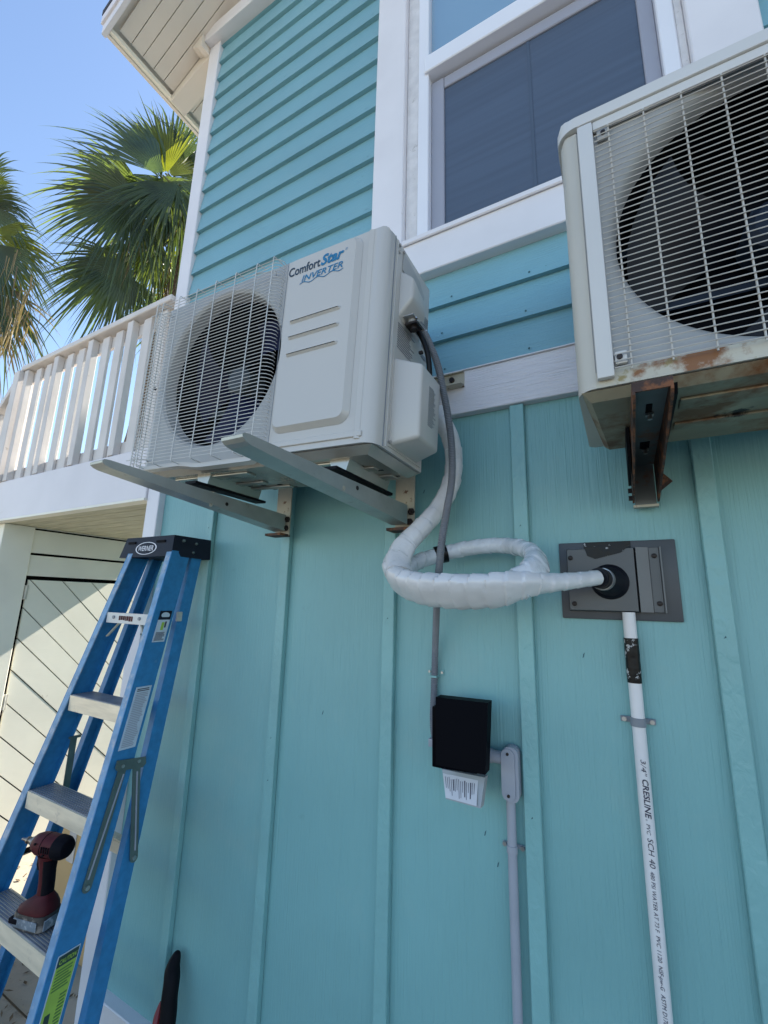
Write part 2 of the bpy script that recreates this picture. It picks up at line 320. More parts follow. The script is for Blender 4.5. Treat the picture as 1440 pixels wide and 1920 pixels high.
for k in range(20):
    zt = 0.699 + P * (k + 1)
    if k < 3: lap(-1.785, 7, k)
    else:
        lap(-1.785, -0.7215, k)
        lap(0.4165, 7, k)
rn = random.Random(3)
nail = None
def nail_at(x, y, z, m):
    global nail
    if nail is None or nail.data.materials[0] is not m:
        nail = part('nail_head', MB().lathe((0, 0, 0), (0, -1, 0), [(0, 0.0032), (0.0008, 0.0026)], 8), m, house, world=False)
        nail.location = V((x, y, z)) - WL[house.name]
    else: again(nail, V((x, y, z)) - WL[house.name])
for k in (0, 1, 2):
    for x in (-0.43, -0.18, 0.23): nail_at(x + rn.uniform(-.02, .02), 1.1690, 0.699 + P * k + 0.016 + rn.uniform(0, .01), m_wood2)
for k in range(4, 19, 2):
    nail_at(-0.76 + rn.uniform(-.02, .01), 1.1690, 0.699 + P * k + 0.02, m_side)
for x, z in ((-0.35, -0.56), (-0.32, -0.62), (-0.52, 0.33), (-0.10, -0.12), (0.05, -0.95), (-0.86, -0.35)):
    part('paint_scuff', MB().prism([(x, z), (x + 0.003, z + 0.002), (x + 0.006, z + 0.014), (x + 0.002, z + 0.009)], 1.1893, 1.18985, 'y'), m_wood2, house, smooth=False)
for i in range(9):
    x = bx[i % 5]; z = -1.2 + rn.random() * 1.6
    part('paint_scuff', MB().prism([(x - .004, z), (x + 0.001, z + 0.002), (x, z + 0.006)], 1.1688, 1.16945, 'y'), m_wood2, house, smooth=False)
# window
win = part('window', MB().box(-0.72, 0.415, 1.240, 1.288, 1.10, 3.10), m_darkgap, house)
def wp(name, m, *a, **k):
    bev = k.pop('bev', 0.003); return part(name, MB().box(*a, bev=bev, seg=1), m, win, **k)
wp('casing', m_white, -0.720, -0.592, 1.150, 1.239, 1.2275, 3.11)
wp('casing', m_white, 0.270, 0.415, 1.150, 1.239, 1.2275, 3.11)
wp('sill', m_white, -0.720, 0.415, 1.146, 1.287, 1.078, 1.226)
wp('sill_nose', m_white, -0.585, 0.268, 1.136, 1.1455, 1.205, 1.226)
wp('stop', m_caulk, -0.5915, -0.543, 1.176, 1.239, 1.2275, 3.10)
wp('stop', m_caulk, 0.2485, 0.2695, 1.176, 1.239, 1.2275, 3.10)
wp('frame', m_vinyl, -0.5425, -0.500, 1.168, 1.239, 1.2275, 3.10)
wp('frame', m_vinyl, 0.2085, 0.248, 1.168, 1.239, 1.2275, 3.10)
wp('meeting_rail', m_vinyl, -0.515, 0.222, 1.158, 1.2385, 1.962, 2.040)
wp('screen_frame', m_vinylg, -0.4995, -0.450, 1.196, 1.230, 1.2275, 1.95)
wp('screen_frame', m_vinylg, 0.168, 0.208, 1.196, 1.230, 1.2275, 1.95)
wp('screen_frame', m_vinylg, -0.4495, 0.1675, 1.198, 1.230, 1.900, 1.95)
wp('insect_screen', m_screen, -0.4495, 0.1675, 1.205, 1.212, 1.2275, 1.8995, bev=0)
wp('blind_cord', m_cordm, -0.152, -0.142, 1.2025, 1.2045, 1.2275, 1.8995, bev=0)
wp('pane', m_glassup, -0.4995, 0.208, 1.198, 1.206, 2.0405, 3.09, bev=0)
# frieze, soffit and roof  (roof climbs to the right at 1 in 2)
def zs(x): return 3.0 + 0.5 * (x + 2.2)
part('frieze', MB().box(-1.872, 3.0, 1.120, 1.30, 3.1235, 3.205, bev=0.003, seg=1), m_white, house)
part('gable_boarding', MB().prism([(-1.86, 3.206), (-1.80, 3.206), (2.8, 3.206), (2.8, zs(2.8) - 0.005)], 1.195, 1.27, 'y'), m_white, house)
part('return_block', MB().prism([(-1.90, 3.075), (-1.873, 3.075), (-1.873, zs(-1.873) - 0.003), (-1.955, zs(-1.955) - 0.003), (-1.95, 3.105), (-1.925, 3.10)], 1.105, 1.1595, 'y'), m_soffit, house)
part('eave_beam', MB().prism([(-2.19, zs(-2.19) - 0.055), (-1.874, zs(-1.874) - 0.095), (-1.874, zs(-1.874) - 0.003), (-2.19, zs(-2.19) - 0.003)], 1.160, 1.255, 'y'), m_soffit, house)
y = 0.832; sb = None; pit = 0.066
while y < 3.0:
    part('soffit_board', MB().prism([(-2.178, zs(-2.178)), (2.4, zs(2.4)), (2.4, zs(2.4) + 0.012), (-2.178, zs(-2.178) + 0.012)], y, y + pit - 0.0035, 'y'), m_soffit, house, smooth=False)
    y += pit
roof = part('roof', MB().prism([(-2.215, zs(-2.2) + 0.09), (2.5, zs(2.5) + 0.09), (7.2, zs(-2.2) + 0.09), (7.2, zs(-2.2) + 0.015), (2.5, zs(2.5) + 0.015), (-2.215, zs(-2.2) + 0.015)], 0.80, 9.4, 'y'), m_soffit, house, smooth=False)
part('roof_shingles', MB().prism([(-2.245, zs(-2.2) + 0.073), (2.5, zs(2.5) + 0.092), (7.23, zs(-2.2) + 0.075), (7.23, zs(-2.2) + 0.095), (2.5, zs(2.5) + 0.125), (-2.245, zs(-2.2) + 0.110)], 0.765, 9.43, 'y'), m_shingle, roof, smooth=False)
part('rake_board', MB().prism([(-2.235, zs(-2.235) - 0.035), (2.5, zs(2.5) - 0.025), (2.5, zs(2.5) + 0.088), (-2.235, zs(-2.235) + 0.088)], 0.776, 0.798, 'y'), m_white, roof, smooth=False)
part('rake_strip', MB().prism([(-2.24, zs(-2.24) + 0.03), (2.5, zs(2.5) + 0.045), (2.5, zs(2.5) + 0.086), (-2.24, zs(-2.24) + 0.086)], 0.766, 0.7755, 'y'), m_fascia, roof, smooth=False)
part('eave_fascia', MB().box(-2.237, -2.216, 0.799, 9.4, 2.965, 3.088, bev=0.002, seg=1), m_soffit, roof)
part('eave_trim', MB().box(-2.215, -2.192, 0.800, 3.2, 2.972, 2.998, bev=0.002, seg=1), m_cream, roof)
part('loose_wood_block', MB().box(-1.55, -1.44, 1.02, 1.06, 3.29, 3.33, mtx=M.Translation((0, 0, 0))), m_wood, house)

# ------------------------------------------------------------------ deck with railing and stair
deck = thing('raised_deck', 'white raised deck with board railing joining the left corner of the teal house', 'deck', (-2.6, 1.19, GZ))
part('fascia', MB().box(-4.6, -1.8735, 1.152, 1.186, 0.437, 0.684, bev=0.003, seg=1), m_fascia, deck)
part('fascia_bounce_strip', MB().box(-4.6, -1.8735, 1.146, 1.200, 0.425, 0.4365), m_cream, deck)  # cream strip stands in for bounce light on the fascia's underside
for i in range(8):
    part('deck_board', MB().box(-3.44, -1.8735, 1.232 + i * 0.14, 1.232 + i * 0.14 + 0.134, 0.60, 0.64), m_rail, deck)
part('rim_joist', MB().box(-4.6, -1.8735, 1.187, 1.2305, 0.45, 0.765), m_rail, deck)
part('back_rail', MB().box(-3.395, -1.8735, 1.187, 1.2055, 1.372, 1.438), m_rail, deck)
part('cap_rail', MB().box(-3.43, -1.8735, 1.138, 1.240, 1.452, 1.486, bev=0.004, seg=1), m_rail, deck)
x = -3.395
while x < -1.93:
    part('rail_post', MB().box(x, x + 0.050, 1.150, 1.186, 0.687, 1.448, bev=0.002, seg=1), m_rail, deck)
    for q in (0.115, 0.243):
        if x + q + 0.066 < -1.876:
            part('rail_board', MB().box(x + q, x + q + 0.066, 1.170, 1.186, 0.687 + random.uniform(0, .006), 1.440, bev=0.002, seg=1), m_rail, deck)
    x += 0.383
part('corner_post', MB().box(-3.48, -3.405, 1.125, 1.235, 0.687, 1.448, bev=0.003, seg=1), m_rail, deck)
# stair railing stepping down to the left
def zr(x): return 1.40 + (x + 3.482) * 0.92
part('stair_cap', MB().prism([(-3.482, zr(-3.482) - 0.035), (-3.482, zr(-3.482) + 0.015), (-4.55, zr(-4.55) + 0.015), (-4.55, zr(-4.55) - 0.035)], 1.138, 1.240, 'y'), m_rail, deck, smooth=False)
x = -3.60
while x > -4.4:
    zt = zr(x) - 0.045
    if zt > 0.72:
        part('rail_board', MB().prism([(x, 0.687), (x + 0.07, 0.687), (x + 0.07, zt + 0.064), (x, zt)], 1.160, 1.186, 'y'), m_rail, deck, smooth=False)
    x -= 0.128
# soffit under the deck: grooved boards running along the house front
for i in range(12):
    y0 = 1.202 + i * 0.095
    part('soffit_board', MB().box(-3.54, -1.8735, y0, y0 + 0.088, 0.430, 0.448), m_ply, deck)

# ------------------------------------------------------------------ storage room under the deck
room = thing('storage_room', 'cream boarded storage room with plank door under the raised deck', 'storage room', (-3.4, 2.0, GZ))
part('corner_post', MB().box(-3.56, -3.385, 1.205, 1.372, GZ, 0.428, bev=0.003, seg=1), m_cream, room)
part('wall_core', MB().box(-4.6, -3.425, 1.25, 2.75, GZ, 0.424), m_darkgap, room)
for z0, z1 in ((0.425, 0.429), (0.262, 0.412), (0.112, 0.246)):
    part('wall_board', MB().box(-3.424, -3.400, 1.373, 2.75, z0, z1, bev=0.0015, seg=1), m_cream, room)
part('wall_board', MB().box(-3.424, -3.400, 2.315, 2.75, GZ, 0.100, bev=0.002, seg=1), m_cream, room)
door = part('door', MB().box(-3.4245, -3.418, 1.392, 2.31, -1.56, 0.088), m_darkgap, room, label='plank door with diagonal boards and galvanised hinges')
def clip(poly, a, b, c):   # keep a*y+b*z<=c
    out = []
    for i in range(len(poly)):
        p = poly[i]; q = poly[(i + 1) % len(poly)]; dp = a * p[0] + b * p[1] - c; dq = a * q[0] + b * q[1] - c
        if dp <= 0: out.append(p)
        if (dp < 0) != (dq < 0) and dp != dq: t = dp / (dp - dq); out.append((p[0] + (q[0] - p[0]) * t, p[1] + (q[1] - p[1]) * t))
    return out
s0 = -0.19 - 1.392 * -1
for k in range(-14, 8):
    lo = 1.392 - 0.090 + k * 0.19 + 0.003; hi = lo + 0.19 - 0.009
    poly = [(1.394, -1.558), (2.308, -1.558), (2.308, 0.086), (1.394, 0.086)]
    poly = clip(poly, 1, 1, hi); poly = clip(poly, -1, -1, -lo) if poly else poly
    if len(poly) > 2: part('diagonal_board', MB().prism(poly, -3.4175, -3.402 - random.uniform(0, .002), 'x'), m_cream, door, smooth=False)
for z in (0.005, -0.66, -1.3):
    part('hinge', MB().box(-3.4015, -3.397, 1.352, 1.400, z - 0.045, z + 0.045, bev=0.001, seg=1).cyl((-3.394, 1.384, z - 0.045), (-3.394, 1.384, z + 0.045), 0.006, 8), m_hinge, door)
# cardboard carton on the ground beyond the corner board
cbx = thing('cardboard_box', 'tall brown cardboard carton standing on the ground behind the ladder', 'box', (-2.42, 1.58, GZ))
part('carton', MB().box(-2.66, -2.19, 1.37, 1.80, GZ + 0.001, -1.12, bev=0.004, seg=1), m_card, cbx)
part('packing_tape', MB().box(-2.45, -2.39, 1.367, 1.3695, -1.25, -1.119).box(-2.189, -2.1875, 1.56, 1.62, -1.26, -1.119), m_clear, cbx)
part('shipping_label', MB().box(-2.189, -2.1872, 1.40, 1.50, -1.52, -1.40), m_paper, cbx)
mb = MB()
for (yy, zz, w, h) in ((1.42, -1.36, .05, .012), (1.40, -1.33, .08, .008), (1.43, -1.30, .04, .008), (1.52, -1.34, .03, .03), (1.41, -1.25, .04, .02), (1.42, -1.56, .015, .015), (1.42, -1.21, .05, .01)):
    mb.box(-2.189, -2.1876, yy, yy + w, zz, zz + h)
for i in range(6): mb.box(-2.1871, -2.1866, 1.405 + i * 0.015, 1.411 + i * 0.015, -1.51, -1.42)
part('printed_marks', mb, m_ink, cbx)

# ------------------------------------------------------------------ air conditioners
def outline(x0, x1, d, r):
    """plan outline of a cabinet from (x1-ish front) round the back, front corners rounded"""
    pts = []
    for i in range(7): a = -pi / 2 + pi / 2 * i / 6; pts.append((x1 - r + r * cos(a), r + r * sin(a)))
    pts += [(x1, d - 0.01), (x1 - 0.01, d), (x0 + 0.01, d), (x0, d - 0.01)]
    for i in range(7): a = pi + pi / 2 * i / 6; pts.append((x0 + r + r * cos(a), r + r * sin(a)))
    return pts
def cabinet(x0, x1, d, H, r, fx0, fx1, zb=0.0, lip=0.006):
    """shell closed except for the front rectangle between fx0 and fx1"""
    o = outline(x0, x1, d, r); n = len(o); mb = MB()
    ins = [(min(max(p[0], x0 + lip), x1 - lip), min(max(p[1], lip), d - lip)) for p in o]
    lev = [(zb, o), (H - lip, o), (H, ins)]
    vs = [(p[0], p[1], z) for z, q in lev for p in q]
    fs = [(l * n + i, l * n + i + 1, (l + 1) * n + i + 1, (l + 1) * n + i) for l in range(2) for i in range(n - 1)]
    fs += [tuple(range(2 * n, 3 * n)), tuple(range(n - 1, -1, -1))]
    mb.add(vs, fs)
    a = o[0][0]; b = o[-1][0]
    for xa, xb in ((fx1, a), (b, fx0)):
        if xb - xa > 1e-4: mb.add([(xa, 0, zb), (xb, 0, zb), (xb, 0, H - lip), (xa, 0, H - lip)], [(0, 1, 2, 3)])
    mb.add([(b, 0, H - lip), (a, 0, H - lip), (a, lip, H), (b, lip, H)], [(0, 1, 2, 3)])
    return mb
def holed(x0, x1, z0, z1, cx, cz, R, y, n=64, prof=()):
    ang = sorted([2 * pi * i / n for i in range(n)] + [math.atan2(zz - cz, xx - cx) % (2 * pi) for xx in (x0, x1) for zz in (z0, z1)])
    m = len(ang); vs = []
    for a in ang:
        c, s_ = cos(a), sin(a); t = min([(xx - cx) / c for xx in (x0, x1) if abs(c) > 1e-6 and (xx - cx) / c > 0] + [(zz - cz) / s_ for zz in (z0, z1) if abs(s_) > 1e-6 and (zz - cz) / s_ > 0])
        vs.append((cx + c * t, y, cz + s_ * t))
    rings = [(R, y)] + [(R - a, y + b) for a, b in prof]
    for rr, yy in rings: vs += [(cx + cos(a) * rr, yy, cz + sin(a) * rr) for a in ang]
    fs = [(l * m + i, l * m + (i + 1) % m, (l + 1) * m + (i + 1) % m, (l + 1) * m + i) for l in range(len(rings)) for i in range(m)]
    return MB().add(vs, fs)
def fan_unit(t, cx, cz, R, y, depth, col, hubm):
    duct = MB(); n = 48
    vs = [(cx + cos(2 * pi * i / n) * R * 1.0, yy, cz + sin(2 * pi * i / n) * R * 1.0) for yy in (y, y + depth) for i in range(n)]
    duct.add(vs, [(i, (i + 1) % n, n + (i + 1) % n, n + i) for i in range(n)] + [tuple(range(n, 2 * n))])
    part('fan_duct', duct, m_cavity, t, world=False)
    f = part('fan_hub', MB().lathe((cx, y + 0.045, cz), (0, 1, 0), [(-0.012, 0.012), (-0.010, 0.035), (0.0, 0.046), (0.06, 0.05)], 20), hubm, t, world=False)
    for k in range(3):
        mb = MB(); vs = []; a0 = 2 * pi * k / 3 + 0.5
        for i in range(9):
            s_ = i / 8
            for j in range(7):
                rr = 0.045 + (R - 0.062) * j / 6; da = 0.55 + 0.85 * (j / 6)
                a = a0 - 0.35 * (j / 6) ** 1.4 + da * s_
                vs.append((cx + cos(a) * rr, y + 0.03 + 0.075 * s_ - 0.02 * (j / 6), cz + sin(a) * rr))
        mb.add(vs, [(i * 7 + j, i * 7 + j + 1, (i + 1) * 7 + j + 1, (i + 1) * 7 + j) for i in range(8) for j in range(6)])
        part('fan_blade', mb, col, t, world=False)
    part('motor_bracket', MB().box(cx - R, cx + R, y + depth * .75, y + depth * .8, cz + .06, cz + .08).box(cx - R, cx + R, y + depth * .75, y + depth * .8, cz - .08, cz - .06), hubm, t, world=False)

# --- newer unit (local: x from -0.82 to 0, y back, z up)
A1 = thing('air_conditioner', 'cleaner beige air conditioner with fan grille on its left half and blue lettering', 'air conditioner',
           (-0.445, 0.75, 0.334), (0, RD(2.4), 0))
H1 = 0.547; D1 = 0.262
part('cabinet', cabinet(-0.825, 0, D1, H1, 0.034, -0.791, -0.306, zb=0.002), m_ac, A1, world=False)
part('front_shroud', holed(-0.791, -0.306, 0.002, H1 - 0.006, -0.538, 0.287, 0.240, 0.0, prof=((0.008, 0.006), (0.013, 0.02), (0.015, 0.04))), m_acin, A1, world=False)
fan_unit(A1, -0.538, 0.287, 0.225, 0.038, 0.12, m_fan, m_hub)
part('service_panel', raised(-0.296, -0.066, 0.052, 0.538, 0.030, -0.0005, -0.014, 0.012), m_ac, A1, world=False, ang=20)
part('bottom_groove', MB().box(-0.30, -0.030, -0.004, -0.0005, 0.016, 0.030, bev=0.0015, seg=1), m_ac, A1, world=False)
for z in (0.343, 0.299, 0.252):
    part('pressed_slot', raised(-0.262, -0.107, z - 0.0055, z + 0.0055, 0.005, -0.0142, -0.0195, 0.0045), m_ac, A1, world=False, ang=20)
LY = -0.0146
text('Comfort', m_logo_d, (-0.284, LY, 0.480), (1, 0, 0.0), (0, 0, 1), width=0.102, size=0.036, off=0.016, parent=A1, world=False)
text('Star', m_logo_b, (-0.180, LY, 0.480), (1, 0, 0), (0, 0, 1), width=0.070, size=0.040, off=0.035, shear=0.25, parent=A1, world=False)
text('\u00ae', m_logo_b, (-0.107, LY, 0.497), (1, 0, 0), (0, 0, 1), width=0.007, parent=A1, world=False)
text('INVERTER', m_logo_b, (-0.238, LY, 0.453), (1, 0, 0), (0, 0, 1), width=0.127, size=0.024, off=0.012, shear=0.25, parent=A1, world=False)
mb = MB(); pts = []
for i in range(41):
    s_ = i / 40; pts.append((-0.243 + 0.134 * s_, 0.447 + 0.0035 * sin(s_ * 4 * 2 * pi / 1.33) + 0.002 * s_))
vs = [(p[0], LY - 0.0004, p[1] + dz) for p in pts for dz in (-0.0012, 0.0012)]
mb.add(vs, [(2 * i, 2 * i + 2, 2 * i + 3, 2 * i + 1) for i in range(40)])
part('lettering', mb, m_logo_b, A1, world=False, label='blue wavy underline')
part('pressed_edge', MB().prism([(-0.050, 0.0), (-0.047, -0.005), (-0.036, -0.002), (-0.034, 0.0)], 0.012, H1 - 0.008, 'z'), m_ac, A1, world=False, ang=20)
part('panel_seam', MB().box(-0.3045, -0.3025, -0.0006, 0.0002, 0.004, H1 - 0.006), m_strap, A1, world=False)
# grille: each wire is a part
GY = -0.030
def wire(t, pts, r, m, name='grille_wire', n=5):
    return part(name, MB().tube(pts, r, n), m, t, world=False)
nw = 52
hsrc = wire(A1, [(-0.828, 0.028, 0), (-0.840, 0.012, 0), (-0.842, -0.012, 0), (-0.834, GY + .002, 0), (-0.825, GY, 0), (-0.325, GY, 0), (-0.314, GY + 0.006, 0), (-0.309, GY + 0.018, 0.001), (-0.312, -0.002, 0.002)], 0.00105, m_wire)
hsrc.location = (0, 0, 0.014)
for i in range(1, nw): again(hsrc, (0, 0, 0.014 + 0.01027 * i))
for x in (-0.820, -0.792, -0.712, -0.631, -0.550, -0.469, -0.388, -0.328):
    wire(A1, [(x, -0.001, 0.006), (x, GY - 0.002, 0.008), (x, GY - 0.003, 0.014), (x, GY - 0.003, 0.540), (x, GY - 0.002, 0.546), (x, -0.001, 0.550)], 0.0015, m_wire)
for y in (-0.01, 0.01): wire(A1, [(-0.843, y, 0.01), (-0.843, y, 0.542)], 0.0018, m_wire)
for x, z in ((-0.79, 0.03), (-0.79, 0.515), (-0.345, 0.03), (-0.345, 0.515)):
    wire(A1, [(x, -0.001, z), (x + .012, -0.012, z + .004), (x - .03, GY + .004, z + .002), (x - 0.06, GY, z)], 0.0015, m_wire, name='grille_clip')
for x, z in ((-0.811, 0.27), (-0.318, 0.27)): part('screw', MB().cyl((x, -0.001, z), (x, -0.005, z), 0.005, 8), m_bolt, A1, world=False)
# right flank
part('side_seam', MB().box(-0.004, 0.0025, 0.050, 0.056, 0.006, 0.540, bev=0.001, seg=1), m_ac, A1, world=False)
part('side_seam', MB().box(-0.004, 0.0012, 0.0395, 0.0425, 0.004, 0.542), m_strap, A1, world=False)
for y, z in ((0.060, 0.530), (0.060, 0.512), (0.083, 0.528)): part('screw', MB().cyl((0, y, z), (0.005, y, z), 0.0038, 8), m_zinc, A1, world=False)
part('screw', MB().cyl((0, 0.067, 0.022), (0.006, 0.067, 0.022), 0.005, 8), m_zinc, A1, world=False)
# valve cover: box with sloped foot
def hull_box(front, back, x1):  # polygons in (y,z) at x=0 and x=x1
    n = len(front); mb = MB(); mb.add([(0.0005, p[0], p[1]) for p in front] + [(x1, p[0], p[1]) for p in back], [(i, (i + 1) % n, (i + 1) % n + n, i + n) for i in range(n)] + [tuple(range(n, 2 * n))])
    b = bmesh.new(); bv = [b.verts.new(v) for v in mb.v]
    for f in mb.f: b.faces.new([bv[i] for i in f])
    b.edges.ensure_lookup_table()
    eg = [e for e in b.edges if not (e.verts[0].co.x < 0.001 and e.verts[1].co.x < 0.001)]
    bmesh.ops.bevel(b, geom=eg, offset=0.009, segments=3, profile=0.5, affect='EDGES', clamp_overlap=True); b.verts.index_update()
    r = MB().add([v.co.copy() for v in b.verts], [[v.index for v in f.verts] for f in b.faces]); b.free(); return r
part('valve_cover', hull_box([(0.070, 0.016), (0.222, 0.016), (0.222, 0.235), (0.070, 0.235)], [(0.076, 0.028), (0.190, 0.028), (0.190, 0.208), (0.076, 0.208)], 0.072), m_ac, A1, world=False, ang=50)
part('cover_flange', MB().box(0.0, 0.0022, 0.064, 0.240, 0.012, 0.262), m_ac, A1, world=False)
part('cable_hood', hull_box([(0.076, 0.345), (0.205, 0.345), (0.205, 0.455), (0.076, 0.475)], [(0.082, 0.392), (0.165, 0.392), (0.155, 0.425), (0.082, 0.450)], 0.034), m_ac, A1, world=False, ang=50)
part('lifting_recess', MB().prism([(0.082, 0.478), (0.200, 0.458), (0.215, 0.490), (0.18, 0.515), (0.082, 0.528)], 0.0006, 0.003, 'x'), m_acin, A1, world=False)
part('gland_plate', MB().box(0.004, 0.034, 0.090, 0.180, 0.352, 0.3545).lathe((0.022, 0.115, 0.352), (0, 0, -1), [(0, 0.013), (0.010, 0.013)], 14), m_acin, A1, world=False)
part('cable_clamp', MB().lathe((0.024, 0.115, 0.345), (0.1, 0, -1), [(0, 0.012), (0.006, 0.012), (0.010, 0.009), (0.02, 0.009)], 12).box(0.008, 0.040, 0.098, 0.134, 0.334, 0.340), m_bolt, A1, world=False)
for y in (0.105, 0.165): part('screw', MB().cyl((0.035, y, 0.352), (0.035, y, 0.348), 0.004, 8), m_zinc, A1, world=False)
mb = MB()
for i in range(13): mb.box(0.0004, 0.0012, 0.078, 0.078 + 0.10 * (0.6 + 0.4 * random.random()), 0.330 - i * 0.0062, 0.332 - i * 0.0062)
for i in range(4): mb.box(0.0004, 0.0012, 0.215, 0.250, 0.345 - i * 0.03, 0.356 - i * 0.03)
for i in range(9): mb.box(0.0004, 0.0012, 0.212, 0.250, 0.44 - i * 0.006, 0.442 - i * 0.006)
mb.box(0.0004, 0.0012, 0.068, 0.094, 0.034, 0.037)
part('printed_data', mb, m_strap, A1, world=False, kind='stuff')
mb = MB()
for i in range(22): mb.box(0.0722, 0.0728, 0.118, 0.118 + 0.045 * (0.55 + 0.45 * random.random()), 0.168 - i * 0.0045, 0.1698 - i * 0.0045)
part('printed_data', mb, m_strap, A1, world=False, kind='stuff')
# base pan underside
part('base_pan', MB().add([(-0.815, 0.008, 0.0), (-0.008, 0.008, 0.0), (-0.008, D1 - .006, 0.0), (-0.815, D1 - .006, 0.0), (-0.795, 0.030, -0.016), (-0.030, 0.030, -0.016), (-0.030, D1 - .026, -0.016), (-0.795, D1 - .026, -0.016)],
     [(0, 1, 5, 4), (1, 2, 6, 5), (2, 3, 7, 6), (3, 0, 4, 7), (4, 5, 6, 7)]), m_base, A1, world=False)
wave = [(-0.81 + 0.475 * i / 24, 0.002 - (0.012 if 0 < i < 24 else 0) * (0.5 - 0.5 * cos(min(1, max(0, (i - 8) / 6)) * pi)) ) for i in range(25)]
vs = []; 
for p in wave: vs += [(p[0], -0.006, p[1] + 0.012), (p[0], -0.006, p[1]), (p[0], 0.012, p[1] - 0.004)]
part('pan_front_lip', MB().add(vs, [(3 * i + j, 3 * i + j + 1, 3 * i + j + 4, 3 * i + j + 3) for i in range(24) for j in (0, 1)]), m_ac, A1, world=False)
for x0, x1, y0, y1 in ((-0.72, -0.42, 0.05, 0.085), (-0.74, -0.40, 0.20, 0.222), (-0.29, -0.12, 0.05, 0.075), (-0.27, -0.06, 0.11, 0.135), (-0.25, -0.05, 0.185, 0.225), (-0.60, -0.45, 0.14, 0.165)):
    part('pan_rib', MB().box(x0, x1, y0, y1, -0.0215, -0.016, bev=0.003, seg=2), m_base, A1, world=False)
mb = MB()
for x, y in ((-0.10, 0.10), (-0.07, 0.145), (-0.13, 0.16), (-0.055, 0.205), (-0.18, 0.235), (-0.44, 0.19), (-0.50, 0.185), (-0.55, 0.18), (-0.50, 0.235), (-0.58, 0.23), (-0.41, 0.225)):
    mb.box(x, x + 0.016, y, y + 0.006, -0.0168, -0.0162)
part('drain_slots', mb, m_cavity, A1, world=False)
for x in (-0.115, -0.585):
    part('foot', MB().prism([(x - 0.020, -0.042), (x + 0.020, -0.042), (x + 0.030, -0.010), (x - 0.030, -0.010)], 0.045, 0.245, 'y'), m_base, A1, world=False)
    part('foot_pad', MB().box(x - 0.022, x + 0.022, 0.005, 0.275, -0.050, -0.043), m_rubber, A1, world=False)

# --- older unit (local: x from 0 right)
A2 = thing('air_conditioner', 'older rust-stained air conditioner with large fan grille under the window at the right edge', 'air conditioner', (-0.044, 0.75, 0.356))
H2 = 0.570; D2 = 0.30
part('cabinet', cabinet(0, 0.86, D2, H2 - 0.03, 0.030, 0.030, 0.620, zb=0.002), m_ac2, A2, world=False)
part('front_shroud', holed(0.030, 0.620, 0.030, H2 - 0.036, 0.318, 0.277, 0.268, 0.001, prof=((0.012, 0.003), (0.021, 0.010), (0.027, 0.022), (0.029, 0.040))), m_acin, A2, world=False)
part('bottom_lip', MB().add([(0.030, 0.0, 0.002), (0.83, 0.0, 0.002), (0.83, 0.0, 0.030), (0.030, 0.0, 0.030)], [(0, 1, 2, 3)]), m_ac2rust, A2, world=False)
part('top_lid', cabinet(-0.005, 0.865, D2 + 0.005, 0.030, 0.034, 0.029, 0.029, lip=0.007).xf(M.Translation((0, -0.005, H2 - 0.027))), m_ac2w, A2, world=False)
fan_unit(A2, 0.318, 0.277, 0.239, 0.040, 0.13, m_boot, m_fan2)
part('grille_frame', MB().box(0.032, 0.058, -0.014, -0.001, 0.012, 0.530, bev=0.004), m_ac2w, A2, world=False)
part('grille_frame', MB().box(0.032, 0.640, -0.014, -0.001, 0.5315, 0.5415 - .003, bev=0.003), m_ac2w, A2, world=False)
part('grille_frame', MB().box(0.058, 0.640, -0.010, -0.001, 0.512, 0.531, bev=0.003), m_ac2w, A2, world=False)
h2 = wire(A2, [(0.059, -0.012, 0), (0.640, -0.012, 0)], 0.00105, m_wire2); h2.location = (0, 0, 0.026)
for i in range(1, 42): again(h2, (0, 0, 0.026 + 0.01170 * i))
for i in range(10): wire(A2, [(0.083 + 0.0555 * i, -0.0095, 0.021), (0.083 + 0.0555 * i, -0.0095, 0.511)], 0.0016, m_wire2)
part('fixing_tab', MB().box(0.060, 0.078, -0.009, -0.001, 0.034, 0.056, bev=0.002), m_ac2w, A2, world=False)
part('fixing_tab', MB().box(0.064, 0.084, -0.009, -0.001, 0.488, 0.508, bev=0.002), m_acin, A2, world=False)
part('screw', MB().cyl((0.067, -0.009, 0.045), (0.067, -0.0125, 0.045), 0.0045, 10), m_bolt, A2, world=False)
part('screw', MB().cyl((0.074, -0.009, 0.498), (0.074, -0.0125, 0.498), 0.004, 10), m_bolt, A2, world=False)
part('base_pan', MB().add([(0.006, 0.004, 0.0), (0.855, 0.004, 0.0), (0.855, D2, 0.0), (0.03, D2, 0.0), (0.02, 0.02, -0.014), (0.84, 0.02, -0.014), (0.84, D2 - .018, -0.014), (0.04, D2 - .018, -0.014)],
     [(0, 1, 5, 4), (1, 2, 6, 5), (2, 3, 7, 6), (3, 0, 4, 7), (4, 5, 6, 7)]), m_base2, A2, world=False)
for x0, x1, y0, y1 in ((0.15, 0.80, 0.06, 0.10), (0.15, 0.80, 0.17, 0.20)):
    part('pan_rib', MB().box(x0, x1, y0, y1, -0.019, -0.014, bev=0.003), m_base2, A2, world=False)

